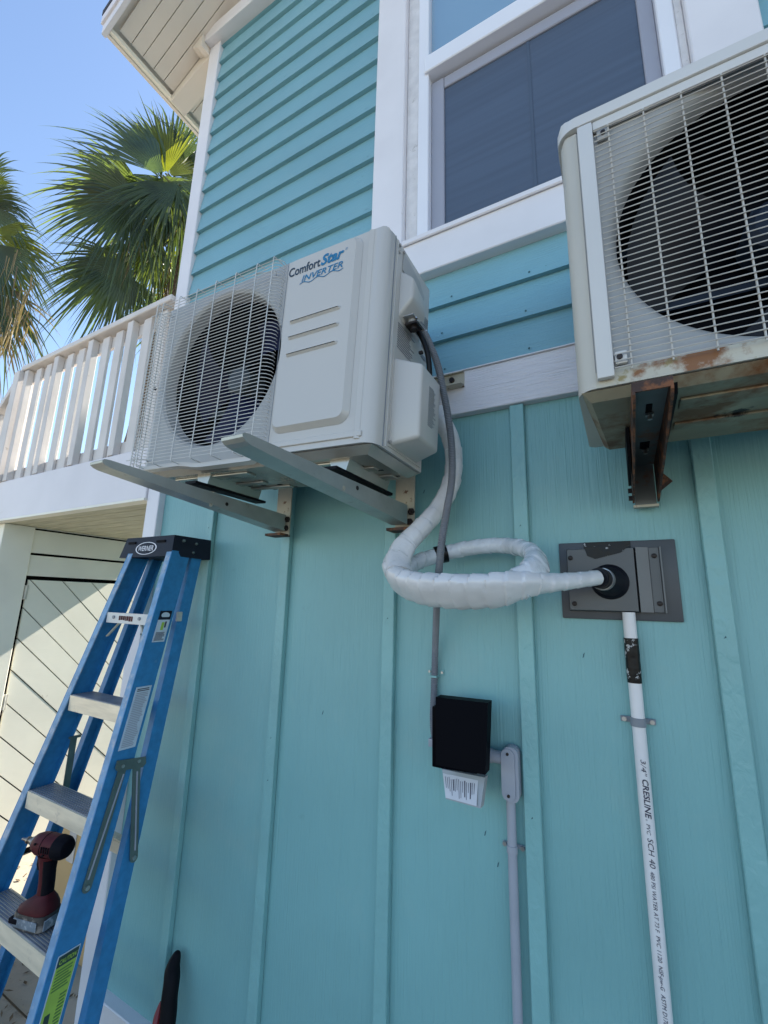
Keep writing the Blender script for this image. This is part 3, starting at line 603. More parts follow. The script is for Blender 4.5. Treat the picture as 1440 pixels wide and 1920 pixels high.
# ------------------------------------------------------------------ wall brackets
def bracket(name, label, xr, zt, tipz, ylen, xw=0.05, group=None):
    t = thing(name, label, 'bracket', (xr - xw / 2, 1.18, zt), group=group)
    # tapered arm with turned-up nose
    pr = [(ylen[1], zt - 0.056), (ylen[1], zt), (ylen[0], tipz), (ylen[0] - 0.010, tipz - 0.001), (ylen[0] - 0.015, tipz - 0.005), (ylen[0] - 0.014, tipz - 0.010), (ylen[0] - 0.006, tipz - 0.015), (ylen[0] + 0.006, tipz - 0.018)]
    part('arm', MB().prism(pr, xr - xw, xr, 'x'), m_bracket, t, smooth=False)
    part('leg', MB().box(xr - xw - 0.002, xr - xw + 0.002, 1.125, 1.1895, zt - 0.06, 0.700).box(xr - xw + .002, xr + 0.010, 1.1255, 1.130, zt - 0.07, 0.700), m_bracketr, t)
    part('leg_foot', MB().box(xr - xw - 0.010, xr + 0.008, 1.085, 1.135, zt - 0.074, zt - 0.066), m_rust, t)
    for dx, dz in ((0.001, -0.045), (0.006, -0.015)):
        part('bolt', MB().lathe((xr + dx - .004, 1.125, zt + dz), (0, -1, 0), [(0, 0.0105), (0.007, 0.0105), (0.0072, 0.006), (0.014, 0.006)], 6), m_bolt, t)
    for yy, dz, mm in ((ylen[0] + 0.34, -0.016, m_bolt), (ylen[0] + 0.285, -0.030, m_bracketr)):
        part('hole', MB().cyl((xr + 0.0002, yy, zt + dz), (xr + 0.0012, yy, zt + dz), 0.0055, 10), mm, t)
    return t
bracket('wall_bracket', 'grey steel bracket arm under the left end of the newer air conditioner', -1.0, 0.285, 0.300, (0.520, 1.115))
bracket('wall_bracket', 'grey steel bracket arm under the lettered panel, nearest the white coiled pipe', -0.53, 0.276, 0.270, (0.488, 1.100))
part_rail = thing('mounting_rail', 'beige metal rail screwed to the white band behind the newer air conditioner', 'rail', (-0.8, 1.15, 0.665))
part('rail_web', MB().box(-1.35, -0.375, 1.158, 1.1625, 0.641, 0.690), m_bracketr, part_rail)
part('rail_flange', MB().box(-1.35, -0.375, 1.132, 1.1575, 0.641, 0.645), m_bracketr, part_rail)
part('rail_flange', MB().box(-1.35, -0.375, 1.150, 1.1575, 0.687, 0.690), m_bracketr, part_rail)
part('bolt', MB().cyl((-0.412, 1.158, 0.668), (-0.412, 1.150, 0.668), 0.008, 10), m_bolt, part_rail)
# rusted channel under the old unit, open side down
def rusty(x0, label):
    t = thing('wall_bracket', label, 'bracket', (x0 + 0.027, 1.18, 0.30))
    yz = [(0.712, 0.338), (0.712, 0.318), (0.722, 0.310)]
    n = 16
    for i in range(n + 1):
        y = 0.75 + (1.150 - 0.75) * i / n; yz.append((y, 0.306 - 0.066 * i / n + random.uniform(-.002, .002)))
    yz += [(1.150, 0.338)]
    for xa, xb in ((x0, x0 + 0.004), (x0 + 0.0495, x0 + 0.0535)):
        part('side_flange', MB().prism(yz, xa, xb, 'x'), m_rust, t, smooth=False)
    part('web', MB().box(x0 + 0.0041, x0 + 0.0494, 0.716, 1.150, 0.332, 0.336), m_armgrey, t)
    part('nose_plate', MB().box(x0 + 0.0041, x0 + 0.0494, 0.712, 0.7155, 0.322, 0.338), m_rust, t)
    part('slot', MB().box(x0 + 0.022, x0 + 0.031, 0.79, 0.83, 0.3305, 0.3318).box(x0 + 0.018, x0 + 0.035, 0.98, 1.02, 0.3305, 0.3318), m_cavity, t)
    for yy in (0.828, 1.02): part('bolt_stub', MB().lathe((x0 + 0.028, yy, 0.331), (0, 0, -1), [(0, 0.007), (0.005, 0.007), (0.0052, 0.004), (0.012, 0.004)], 6), m_zinc, t)
    part('leg', MB().box(x0 + 0.006, x0 + 0.048, 1.152, 1.1885, 0.238, 0.62), m_armgrey, t)
    part('leg_foot', MB().box(x0 + 0.001, x0 + 0.052, 1.1505, 1.168, 0.232, 0.2375), m_bracketr, t)
    part('rubber_pad', MB().prism([(0.90, 0.339), (1.03, 0.339), (1.05, 0.26), (0.94, 0.29)], x0 - 0.008, x0 - 0.002, 'x').prism([(0.74, 0.339), (0.92, 0.339), (0.93, 0.315), (0.75, 0.325)], x0 + 0.0545, x0 + 0.062, 'x'), m_rubber, t, smooth=False)
    part('bent_tab', MB().prism([(x0 + 0.054, 0.255), (x0 + 0.078, 0.275), (x0 + 0.054, 0.305)], 1.10, 1.104, 'y'), m_rust, t, smooth=False)
    for z in (0.268, 0.250): part('bolt', MB().cyl((x0, 1.13, z), (x0 - 0.008, 1.13, z), 0.006, 6), m_bolt, t)
rusty(0.034, 'heavily rusted open steel channel bracket under the older air conditioner')

# ------------------------------------------------------------------ taped line set and cables
def smoothpath(pts, per=8):
    out = []
    n = len(pts)
    for i in range(n - 1):
        p0 = pts[max(i - 1, 0)]; p1 = pts[i]; p2 = pts[i + 1]; p3 = pts[min(i + 2, n - 1)]
        for k in range(per):
            t = k / per
            out.append(0.5 * ((2 * p1) + (p2 - p0) * t + (2 * p0 - 5 * p1 + 4 * p2 - p3) * t * t + (3 * p1 - p0 - 3 * p2 + p3) * t ** 3))
    out.append(pts[-1]); return out
def resample(path, step):
    out = [path[0]]; acc = 0
    for a, b in zip(path, path[1:]):
        d = (b - a).length
        if d < 1e-9: continue
        while acc + d >= step:
            t = (step - acc) / d; a = a.lerp(b, t); out.append(a); d = (b - a).length; acc = 0
        acc += d
    return out
def taped(pts, r, wrap=0.030, seed=1, vr=None):
    rnd = random.Random(seed); path = resample(smoothpath(pts), 0.003); vs = []; n = 26; mb = MB(); up = None; m = len(path)
    for i, p in enumerate(path):
        t = (path[min(i + 1, m - 1)] - path[max(i - 1, 0)]).normalized()
        if up is None: up = t.cross(V((0, 0, 1))).normalized()
        up = (up - t * up.dot(t)).normalized(); w = t.cross(up)
        s_ = i / (m - 1) * (len(vr) - 1) if vr else 0; j0 = min(int(s_), len(vr) - 2) if vr else 0
        vv = (vr[j0] + (vr[j0 + 1] - vr[j0]) * (s_ - j0)) if vr else r
        for k in range(n):
            a = 2 * pi * k / n; q = i * 0.003 / wrap + 0.25 * cos(a) + 0.12 * MN.noise(V((i * .003 / wrap * .7, seed, 0)))
            ph = q % 1.0; wid = math.floor(q)
            amp = 0.075 + 0.09 * abs(MN.noise(V((wid * 7.3, seed, 2)))); crs = -0.12 if (ph < 0.10 and (wid * 7 + seed) % 3 == 0 and MN.noise(V((cos(a) * 2, sin(a) * 2, wid * 1.7))) > 0.0) else 0.0
            rr = (1.0 + amp * (1 - ph) + crs + 0.045 * MN.noise(V((cos(a) * 1.7, sin(a) * 1.7, wid * 3.1 + seed))) + 0.03 * MN.noise(V((cos(a) * 3, sin(a) * 3, i * 0.12))))
            se = 0.72 if vv > r * 1.2 else 1.0
            vs.append(p + up * math.copysign(abs(cos(a)) ** se, cos(a)) * rr * min(r, vv * 1.05) + w * math.copysign(abs(sin(a)) ** se, sin(a)) * rr * vv)
    fs = [(i * n + k, i * n + (k + 1) % n, (i + 1) * n + (k + 1) % n, (i + 1) * n + k) for i in range(m - 1) for k in range(n)]
    fs += [tuple(range(n - 1, -1, -1)), tuple(range((m - 1) * n, m * n))]
    return mb.add(vs, fs)
PT = lambda L: [onY(x, y, d) for x, y, d in L]
ls = thing('line_set', 'refrigerant pipe wrapped in white tape and coiled once beside the grey wall box', 'pipe', tuple(onY(860, 1080, 1.0)))
part('taped_pipe', taped(PT([(815, 770, 1.06), (842, 815, 1.08), (851, 860, 1.10), (846, 905, 1.10), (824, 950, 1.07), (790, 990, 1.02), (760, 1022, 0.985), (746, 1052, 0.955), (748, 1076, 0.93)]), 0.0225, seed=3, vr=[.0235] * 6 + [.025, .030, .032], wrap=.042), m_tape, ls)
part('taped_pipe', taped(PT([(750, 1042, 1.00), (736, 1066, 0.957), (750, 1090, 0.930), (790, 1104, 0.910), (840, 1109, 0.90), (890, 1109, 0.90), (940, 1105, 0.91), (985, 1096, 0.935), (1025, 1093, 0.97), (1072, 1089, 1.015), (1122, 1083, 1.07)]), 0.0205, seed=5, vr=[.022, .034, .040, .042, .0425, .0425, .039, .027, .0185, .0160, .0155], wrap=.034), m_tape, ls)
part('taped_pipe', taped(PT([(970, 1096, .93), (998, 1078, 0.955), (1006, 1052, 1.0), (990, 1032, 1.05), (945, 1023, 1.10), (890, 1026, 1.115), (845, 1035, 1.11), (815, 1043, 1.09), (785, 1053, 1.05), (760, 1068, 1.0)]), 0.0195, seed=3, wrap=.04, vr=[.032, .030, .024, .020, .0195, .0195, .0195, .0195, .021, .022]), m_tape2, ls)
a, b = onY(838, 1037, 1.108), onY(816, 1042, 1.094)
part('black_tape_band', MB().tube([a, (a + b) / 2, b], 0.0245, 16), m_btape, ls)
cf = thing('flexible_conduit', 'grey corrugated electrical conduit hanging from the newer air conditioner to the black box', 'conduit', tuple(onY(815, 1300, 1.17)))
path = resample(smoothpath(PT([(770, 586, .905), (793, 620, .915), (811, 658, .93), (822, 690, .945), (830, 728, .96), (840, 780, .985), (847, 840, 1.0), (847, 900, 1.0), (838, 955, .985), (829, 1010, .975), (824, 1060, 1.0), (820, 1110, 1.06), (818, 1160, 1.12), (816, 1220, 1.165), (814, 1290, 1.175), (812, 1350, 1.175), (816, 1385, 1.172), (826, 1405, 1.165)])), 0.0022)
mb = MB().tube(path, 0.0086, 12, radii=[0.0090 + 0.0006 * cos(i * pi) for i in range(len(path))])
part('conduit_tube', mb, m_conduit, cf)
part('conduit_connector', MB().box(-0.487, -0.474, 1.158, 1.188, -0.372, -0.352, bev=0.002), m_gpvc, cf)
p = onY(814.5, 1265, 1.175)
part('pipe_strap', MB().box(p.x - 0.011, p.x + 0.011, 1.162, 1.189, p.z - 0.006, p.z - 0.001).box(p.x - 0.024, p.x + 0.024, 1.1865, 1.1885, p.z - 0.002, p.z + 0.014), m_panel, cf)
for dx in (-0.018, 0.019): part('screw', MB().cyl((p.x + dx, 1.187, p.z + 0.006), (p.x + dx, 1.182, p.z + 0.006), 0.0035, 8), m_zinc, cf)
bc = thing('power_cable', 'short black cable looping from the cable hood of the newer air conditioner', 'cable', tuple(onY(780, 620, .92)))
part('cable_sheath', MB().tube(resample(smoothpath(PT([(750, 572, .875), (760, 588, .88), (776, 608, .89), (792, 635, .90), (801, 660, .905), (805, 688, .91), (805, 715, .915), (803, 750, .92)])), .004), 0.0068, 12), m_cable, bc)
p = onY(790, 661, .905)
part('cable_tie', MB().box(p.x - .006, p.x + .004, p.y - .004, p.y + .004, p.z - .003, p.z + .003), m_bolt, bc)

# ------------------------------------------------------------------ flashing box and drain pipe
fb = thing('wall_flashing_box', 'dark grey plastic flashing box with rubber boot where the white pipe enters the wall', 'flashing', (0, 1.18, 0.07))
part('flange_plate', MB().box(-0.1385, 0.1115, 1.1815, 1.1898, -0.0275, 0.1585, bev=0.003), m_flash, fb)
def taper(x0, x1, z0, z1, y0, y1, ins):
    return MB().add([(x0, y0, z0), (x1, y0, z0), (x1, y0, z1), (x0, y0, z1), (x0 + ins, y1, z0 + ins), (x1 - ins, y1, z0 + ins), (x1 - ins, y1, z1 - ins), (x0 + ins, y1, z1 - ins)], [(0, 1, 5, 4), (1, 2, 6, 5), (2, 3, 7, 6), (3, 0, 4, 7), (4, 5, 6, 7)])
part('raised_box', taper(-0.121, 0.030, -0.010, 0.142, 1.1812, 1.158, 0.004), m_flash2, fb)
part('ridge', MB().prism([(0.0305, 1.1812), (0.0305, 1.160), (0.056, 1.172), (0.056, 1.1812)], -0.008, 0.140, 'z'), m_flash3, fb, smooth=False)
part('side_channel', MB().box(0.0562, 0.0775, 1.174, 1.1811, -0.008, 0.140, bev=0.001, seg=1), m_flash2, fb)
part('ridge', MB().box(0.0777, 0.0815, 1.168, 1.1810, -0.009, 0.141, bev=0.001, seg=1), m_flash3, fb)
for x, z, y in ((-0.110, 0.118, 1.158), (-0.107, 0.008, 1.158), (0.067, 0.120, 1.174), (0.069, 0.012, 1.174)):
    part('screw', MB().lathe((x, y, z), (0, -1, 0), [(0, 0.0058), (0.002, 0.0058), (0.0035, 0.003), (0.0036, 0.001)], 12), m_bolt, fb)
bc0 = V((-0.028, 1.158, 0.060)); bd = (onY(1118, 1082, 1.075) - bc0); bd.normalize()
part('rubber_boot', MB().lathe(bc0 + V((0, 0.004, 0)), (0, -1, 0), [(0, 0.041), (0.006, 0.041), (0.011, 0.038), (0.020, 0.030)], 28).lathe(bc0 + V((0, -0.008, 0)), bd, [(0.0, 0.034), (0.02, 0.031), (0.035, 0.025), (0.050, 0.0225), (0.075, 0.0215)], 24), m_boot, fb)
part('hose_clamp', MB().lathe(bc0 + V((0, -0.008, 0)) + bd * 0.040, bd, [(0, 0.0256), (0.009, 0.0250)], 24), m_zinc, fb)
part('hose_clamp', MB().lathe(bc0 + V((0, -0.008, 0)) + bd * 0.062, bd, [(0, 0.0232), (0.007, 0.0230)], 20), m_bolt, fb)
part('tape_patch', MB().box(-0.080, 0.022, 1.1795, 1.1813, 0.142, 0.158).prism([(-0.078, 0.145), (0.02, 0.145), (0.0, 0.128), (-0.055, 0.114), (-0.072, 0.122)], 1.1565, 1.1578, 'y'), m_btape, fb)
dp = thing('drain_pipe', 'white plastic drain pipe with printed lettering running down below the grey box', 'pipe', (0.004, 1.165, -0.8))
PX = 0.0055; PYc = 1.168; PR = 0.0134
part('pipe', MB().cyl((PX, PYc, -0.009), (PX + 0.002, PYc, GZ), PR, 28), m_pvc, dp)
part('tape_band', MB().tube([(PX, PYc, -0.066 - 0.096 * i / 8) for i in range(9)], PR, 20, radii=[PR + 0.0010 + random.uniform(0, .0009) for i in range(9)]), m_btape, dp)
zc = -0.243
part('pipe_strap', MB().tube([(PX, PYc, zc + 0.009), (PX, PYc, zc + 0.0085), (PX, PYc, zc - 0.0085), (PX, PYc, zc - 0.009)], 1, 24, radii=[PR + .0005, PR + 0.0022, PR + 0.0022, PR + .0005]).box(PX - 0.034, PX + 0.034, 1.1825, 1.1865, zc - 0.006, zc + 0.006, bev=0.001, seg=1), m_strap, dp)
for dx in (-0.027, 0.027): part('screw', MB().cyl((PX + dx, 1.1825, zc), (PX + dx, 1.178, zc), 0.005, 8), m_zinc, dp)
yt = PYc - PR * 0.985
z = -0.315; xo = PX - 0.0066
def ptext(s, L_, size, off=0.0, shear=0.0, gap=0.006):
    global z
    # wrap the print on the cylinder surface
    o = text(s, m_ink, (0, 0, 0), (1, 0, 0), (0, 1, 0), width=L_, size=size, off=off, shear=shear, name='lettering', parent=dp, world=True)
    me = o.data; base = WL[dp.name]
    for v in me.vertices:
        w = v.co + base; s_, h = w.x, w.y
        a = (h - 0.0045) / PR + 0.12
        q = V((PX + 0.001 + sin(a) * (PR + .0011), PYc - cos(a) * (PR + 0.0011), z - s_)); v.co = q - base
    z -= L_ + gap
ptext('3/4"', 0.032, 0.0125, shear=.2)
ptext('CRESLINE', 0.074, 0.0150, off=0.02, shear=.2, gap=.001)
ptext('\u00ae', 0.003, 0.004)
ptext('PVC', 0.020, 0.0095, shear=.2)
ptext('SCH 40', 0.054, 0.0140, shear=.2)
ptext('480 PSI WATER AT 73 F', 0.105, 0.0095, shear=.2)
ptext('PVC 1120', 0.044, 0.0095, shear=.2)
ptext('NSF-pw-G', 0.040, 0.0095, shear=.2)
ptext('ASTM D1785-21', 0.066, 0.0100, shear=.2)
ptext('PPFA', 0.029, 0.0115, off=0.02, shear=.2)
ptext('05', 0.018, 0.0095, shear=.2)

# ------------------------------------------------------------------ black disconnect box and grey conduit
sb_ = thing('disconnect_box', 'black electrical disconnect box with open cover and white label hanging below', 'electrical box', (-0.41, 1.17, -0.33))
part('back_box', MB().box(-0.461, -0.345, 1.120, 1.1885, -0.405, -0.262, bev=0.003), m_black, sb_)
part('cover', MB().add([onY(*q) for q in ((817, 1307, 1.085), (915, 1318, 1.085), (910, 1453, 1.055), (817, 1434, 1.055))] + [onY(*q) + V((0, 0.035, 0)) for q in ((817, 1307, 1.085), (915, 1318, 1.085), (910, 1453, 1.055), (817, 1434, 1.055))],
     [(0, 1, 2, 3), (7, 6, 5, 4), (0, 4, 5, 1), (1, 5, 6, 2), (2, 6, 7, 3), (3, 7, 4, 0)]), m_black, sb_)
o = sb_.children
t4 = [onY(829, 1442, 1.115), onY(909, 1458, 1.105), onY(901, 1516, 1.075), onY(836, 1498, 1.085)]
part('clear_flap', MB().add(t4 + [q + V((0.002, 0.020, 0)) for q in t4], [(0, 1, 2, 3), (7, 6, 5, 4), (0, 4, 5, 1), (1, 5, 6, 2), (2, 6, 7, 3), (3, 7, 4, 0)]), m_clear, sb_)
t5 = [onY(831, 1450, 1.1125), onY(897, 1464, 1.1035), onY(894, 1512, 1.0745), onY(836, 1496, 1.0835)]
nn = (t5[1] - t5[0]).cross(t5[3] - t5[0]).normalized(); nn = nn if nn.y < 0 else -nn
t5 = [q + nn * 0.002 for q in t5]
part('label', MB().add(t5, [(0, 1, 2, 3)]), m_paper, sb_)
mb = MB()
def q4(u, v): return (t5[0].lerp(t5[1], u)).lerp(t5[3].lerp(t5[2], u), v) + nn * 0.0006
rnd = random.Random(4)
for i in range(16):
    u0 = 0.06 + i * 0.056; v0 = 0.10 + rnd.random() * 0.1; v1 = 0.55 + rnd.random() * 0.38; w = 0.03 if i in (4, 10, 13) else 0.014
    mb.add([q4(u0, v0), q4(u0 + w, v0), q4(u0 + w, v1), q4(u0, v1)], [(0, 1, 2, 3)])
part('label_print', mb, m_ink, sb_)
part('latch', MB().lathe(onY(848, 1338, 1.083), (0, -1, 0), [(0, .006), (.004, .005)], 10), m_rubber, sb_)
gc = thing('grey_conduit', 'pale grey rigid conduit with elbow fitting leading down from the black electrical box', 'conduit', (-0.25, 1.17, -0.8))
zl = onY(930, 1418, 1.165).z
x1 = onY(956, 1450, 1.15).x
part('coupling', MB().cyl((-0.352, 1.163, zl), (-0.318, 1.163, zl), 0.0165, 18).cyl((-0.318, 1.163, zl), (x1 + 0.005, 1.163, zl), 0.0145, 18), m_gpvc, gc)
zt_ = onY(958, 1405, 1.15).z; zb_ = onY(958, 1502, 1.15).z
part('elbow_body', MB().prism(rrect(x1 - 0.017, x1 + 0.020, zb_ - 0.004, zt_ + 0.004, 0.0165, 6), 1.150, 1.180, 'y'), m_gpvc, gc)
part('elbow_cover', MB().prism(rrect(x1 - 0.0195, x1 + 0.0125, zb_, zt_, 0.0155, 6), 1.1455, 1.1495, 'y'), m_gpvc, gc)
for z_ in (zt_ - 0.011, zb_ + 0.011): part('screw', MB().cyl((x1 - 0.0035, 1.1455, z_), (x1 - 0.0035, 1.143, z_), 0.0036, 8), m_bolt, gc)
xc = onY(958, 1510, 1.168).x
part('pipe', MB().cyl((xc, 1.168, zb_ + 0.01), (xc + 0.001, 1.168, GZ), 0.0108, 22), m_gpvc, gc)
zc = onY(962, 1592, 1.168).z
part('pipe_strap', MB().tube([(xc, 1.168, zc + 0.008), (xc, 1.168, zc - 0.008)], 0.0127, 20).box(xc - 0.026, xc + 0.026, 1.1835, 1.187, zc - 0.005, zc + 0.005, bev=0.001, seg=1), m_gpvc, gc)
for dx in (-0.021, 0.021): part('screw', MB().cyl((xc + dx, 1.1835, zc), (xc + dx, 1.179, zc), 0.005, 8), m_zinc, gc)

# ------------------------------------------------------------------ stepladder (folded, leaning on the wall)
ld = thing('stepladder', 'blue fibreglass stepladder folded and leaning on the teal wall with red driver on its step', 'ladder', (-1.56, 0.85, GZ))
def zk(k): return 0.2167 - 0.278 * k
def fy(z): return 1.016 + (z - 0.2167) * 0.249          # front edge of the front rails
def xr_(z): return -1.432 + (zk(1) - z) * 0.100         # inner face of right rail
def xl_(z): return -1.676 - (zk(1) - z) * 0.075
def ry(z): return 1.087 + (z - 0.141) * 0.205           # rear rails, front edge
def slab(xa0, xa1, ya0, ya1, za, xb0, xb1, yb0, yb1, zb):
    return MB().add([(xa0, ya0, za), (xa1, ya0, za), (xa1, ya1, za), (xa0, ya1, za), (xb0, yb0, zb), (xb1, yb0, zb), (xb1, yb1, zb), (xb0, yb1, zb)],
                    [(0, 3, 2, 1), (4, 5, 6, 7), (0, 1, 5, 4), (1, 2, 6, 5), (2, 3, 7, 6), (3, 0, 4, 7)])
zT, zB = 0.165, GZ + 0.01
for side in (1, -1):
    X = (lambda z: xr_(z)) if side == 1 else (lambda z: xl_(z))
    def sl(dx0, dx1, y0, y1, fn, zt=zT, zb=zB):
        a0, a1 = sorted((X(zt) + side * dx0, X(zt) + side * dx1)); b0, b1 = sorted((X(zb) + side * dx0, X(zb) + side * dx1))
        return slab(a0, a1, fn(zt) + y0, fn(zt) + y1, zt, b0, b1, fn(zb) + y0, fn(zb) + y1, zb)
    r_ = part('front_rail', sl(0.026, 0.030, 0.0, 0.076, fy), m_blue, ld)
    part('rail_flange', sl(0.0, 0.0258, 0.0, 0.004, fy), m_bluef, r_)
    part('rail_flange', sl(0.004, 0.0258, 0.072, 0.076, fy), m_blue, r_)
    r2 = part('rear_rail', sl(0.022, 0.026, 0.0, 0.044, ry), m_blue, ld)
    part('rail_flange', sl(0.0, 0.0218, 0.0, 0.004, ry), m_blue, r2)
    part('rail_flange', sl(0.0, 0.0218, 0.040, 0.044, ry), m_blue, r2)
    part('rail_foot', MB().box(min(X(zB), X(zB) + side * .034) , max(X(zB), X(zB) + side * .034), fy(zB) - .004, fy(zB) + .08, GZ + .001, GZ + 0.06), m_rubber, ld)
# cap
cy0, cy1 = 1.004, 1.166
mb = MB(); cz0, cz1 = 0.145, 0.223
lo = [(-1.742, cy0 - .004), (-1.424, cy0 - .004), (-1.418, cy1), (-1.742, cy1)]; hi = [(-1.722, cy0 + .006), (-1.432, cy0 + .006), (-1.424, cy1), (-1.722, cy1)]
mb.add([(p[0], p[1], cz0) for p in lo] + [(p[0], p[1], cz1) for p in hi], [(0, 1, 5, 4), (1, 2, 6, 5), (2, 3, 7, 6), (3, 0, 4, 7), (4, 5, 6, 7), (0, 3, 2, 1)])
cap = part('top_cap', mb, m_cap, ld)
cn = V((0, -1, 0.13)).normalized(); cv = V((0, 0.13, 1)).normalized()
def capP(x, z): return V((x, cy0 - .004 + (z - cz0) * 0.128 - 0.0006, z))
def ell(cx, cz, rx, rz, off, r0=0.0, n=32):
    mb = MB()
    if r0: 
        mb.add([capP(cx + cos(2 * pi * i / n) * rx, cz + sin(2 * pi * i / n) * rz) + V((0, -off, 0)) for i in range(n)] + [capP(cx + cos(2 * pi * i / n) * rx * r0, cz + sin(2 * pi * i / n) * rz * r0) + V((0, -off, 0)) for i in range(n)], [(i, (i + 1) % n, n + (i + 1) % n, n + i) for i in range(n)])
    else: mb.add([capP(cx + cos(2 * pi * i / n) * rx, cz + sin(2 * pi * i / n) * rz) + V((0, -off, 0)) for i in range(n)], [tuple(range(n))])
    return mb
ccx, ccz = -1.583, 0.178
part('emblem', ell(ccx, ccz, 0.064, 0.0245, 0.0004, r0=0.90), m_white, cap, label='white oval emblem')
text('WERNER', m_white, capP(ccx - 0.046, ccz - 0.0098) + V((0, -0.0006, 0)), (1, 0, 0), (0, 0.128, 1), width=0.092, size=0.028, off=0.01, shear=0.1, parent=cap)
part('tool_slot', MB().box(-1.70, -1.655, cy0 - .001, cy0 + .01, 0.198, 0.206).box(-1.525, -1.475, cy0 - .001, cy0 + .01, 0.198, 0.206), m_cavity, cap)
for y, z in ((1.045, 0.205), (1.10, 0.200), (1.09, 0.165)): part('rivet', MB().lathe((-1.428, y, z), (1, 0, 0), [(0, 0.006), (0.008, 0.0055), (0.011, 0.003)], 10), m_spread, cap)
for k in range(1, 7):
    z = zk(k); a, b = xl_(z) + 0.001, xr_(z) - 0.001; y = fy(z)
    if k < 6 or True:
        if k == 1:
            st = part('step', MB().box(a, b, y + 0.002, y + 0.006, z - 0.036, z + 0.000), m_wire, ld, label='flat printed crossbar below the cap')
            mm = MB(); rn = random.Random(5)
            xx = (a + b) / 2 - 0.045
            while xx < (a + b) / 2 + 0.03:
                w_ = rn.uniform(.005, .012); mm.box(xx, xx + w_, y + 0.0012, y + 0.0018, z - 0.028 + rn.uniform(0, .004), z - 0.010); xx += w_ + .0025
            part('worn_print', mm, m_red, st)
            for xx in (a + 0.045, b - 0.045): part('rivet', MB().cyl((xx, y + .002, z - .016), (xx, y - .002, z - .016), .006, 10), m_strap, st)
        else:
            st = part('step', MB().box(a, b, y, y + 0.0035, z - 0.048, z - 0.0035).box(a, b, y, y + 0.079, z - 0.0033, z).box(a, b, y + 0.0755, y + 0.079, z - 0.03, z - 0.0035), m_alu, ld)
            for q in range(9): part('tread_ridge', MB().box(a + .001, b - .001, y + 0.005 + q * 0.008, y + 0.009 + q * 0.008, z + 0.0003, z + 0.0022), m_alud, st)
    for side, xx in ((1, xr_(z)), (-1, xl_(z))):
        part('rivet', MB().lathe((xx + side * 0.016, y - 0.0005, z - 0.02), (0, -1, 0), [(0, 0.0055), (0.002, 0.005), (0.0032, 0.002)], 10), m_strap, ld)
# rear crossbars
for z in (zk(3) - 0.10, zk(5) - 0.12):
    part('rear_crossbar', MB().box(xl_(z), xr_(z), ry(z) + 0.006, ry(z) + 0.030, z - 0.004, z).box(xl_(z), xr_(z), ry(z) + 0.004, ry(z) + 0.0075, z - 0.035, z - .0042), m_alu, ld)
# knee braces under the crossbar
for a_, b_ in (((xl_(zk(1)) + 0.075, zk(1) - 0.03), (xl_(zk(1)) + 0.004, zk(1) - 0.085)), ((xr_(zk(1)) - 0.05, zk(1) - 0.03), (xr_(zk(1)) - 0.01, zk(1) - 0.10))):
    y = fy(zk(1)) + 0.012
    part('knee_brace', MB().tube([(a_[0], y, a_[1]), (b_[0], y, b_[1])], 0.006, 6, flat=.4), m_alu, ld)
part('knee_brace', MB().tube([(xr_(zk(1)) - 0.07, fy(zk(1)) + .03, zk(1) - .07), (xr_(zk(1)) - 0.004, fy(zk(1)) + .03, zk(1) - .075)], 0.004, 6), m_spread, ld)
part('spring_clip', MB().box(xr_(-.06) + 0.026, xr_(-.06) + 0.034, 1.036, 1.056, -0.085, -0.052, bev=.002), m_hinge, ld)
# spreader on the right rail
xs = lambda z: xr_(z) + 0.0315
def webq(pts, off0, off1):
    mb = MB(); n = len(pts)
    mb.add([(xs(p[1]) + off0, p[0], p[1]) for p in pts] + [(xs(p[1]) + off1, p[0], p[1]) for p in pts], [tuple(range(n)), tuple(range(2 * n - 1, n - 1, -1))] + [(i, i + n, (i + 1) % n + n, (i + 1) % n) for i in range(n)])
    return mb
spr = part('spreader', webq([(0.858, -0.478), (0.948, -0.490), (0.950, -0.510), (0.940, -0.518), (0.860, -0.506), (0.854, -0.498)], 0.0055, 0.008), m_spread, ld)
def bar(p, q, w, o0, o1):
    p = V((p[0], p[1])); q = V((q[0], q[1])); d = (q - p).normalized(); n_ = V((-d.y, d.x)) * w / 2
    pts = [p - n_, p + n_]
    for i in range(1, 6): a = pi * i / 6; pts.append(q + n_ * cos(a) + d * (w / 2) * sin(a))
    pts.insert(2, q + n_); pts.append(q - n_)
    return webq([tuple(x) for x in pts], o0, o1)
for p_, q_, o0 in (((0.880, -0.500), (0.806, -0.770), 0.0018), ((0.922, -0.505), (0.934, -0.755), 0.0018)):
    bb = part('spreader_arm', bar(p_, q_, 0.024, o0, o0 + 0.003), m_spread, spr)
    part('arm_rib', bar((p_[0] + 0.002, p_[1] - .02), (q_[0] + .001, q_[1] + .02), 0.004, o0 + 0.0031, o0 + 0.0048), m_vinylg, spr)
    part('rivet', MB().cyl((xs(q_[1]) + .004, q_[0], q_[1]), (xs(q_[1]) + .008, q_[0], q_[1]), 0.006, 10), m_zinc, spr)
for yy in (0.876, 0.926): part('rivet', MB().cyl((xs(-.497) + .008, yy, -0.497), (xs(-.497) + .011, yy, -0.497), 0.005, 10), m_zinc, spr)
xli = lambda z: xl_(z) - 0.0
part('spreader', MB().box(xli(-.5) + 0.002, xli(-.5) + 0.012, 0.90, 0.935, -0.485, -0.478).box(xli(-.5) + 0.004, xli(-.5) + 0.008, 0.905, 0.925, -0.70, -0.486), m_spread, ld)
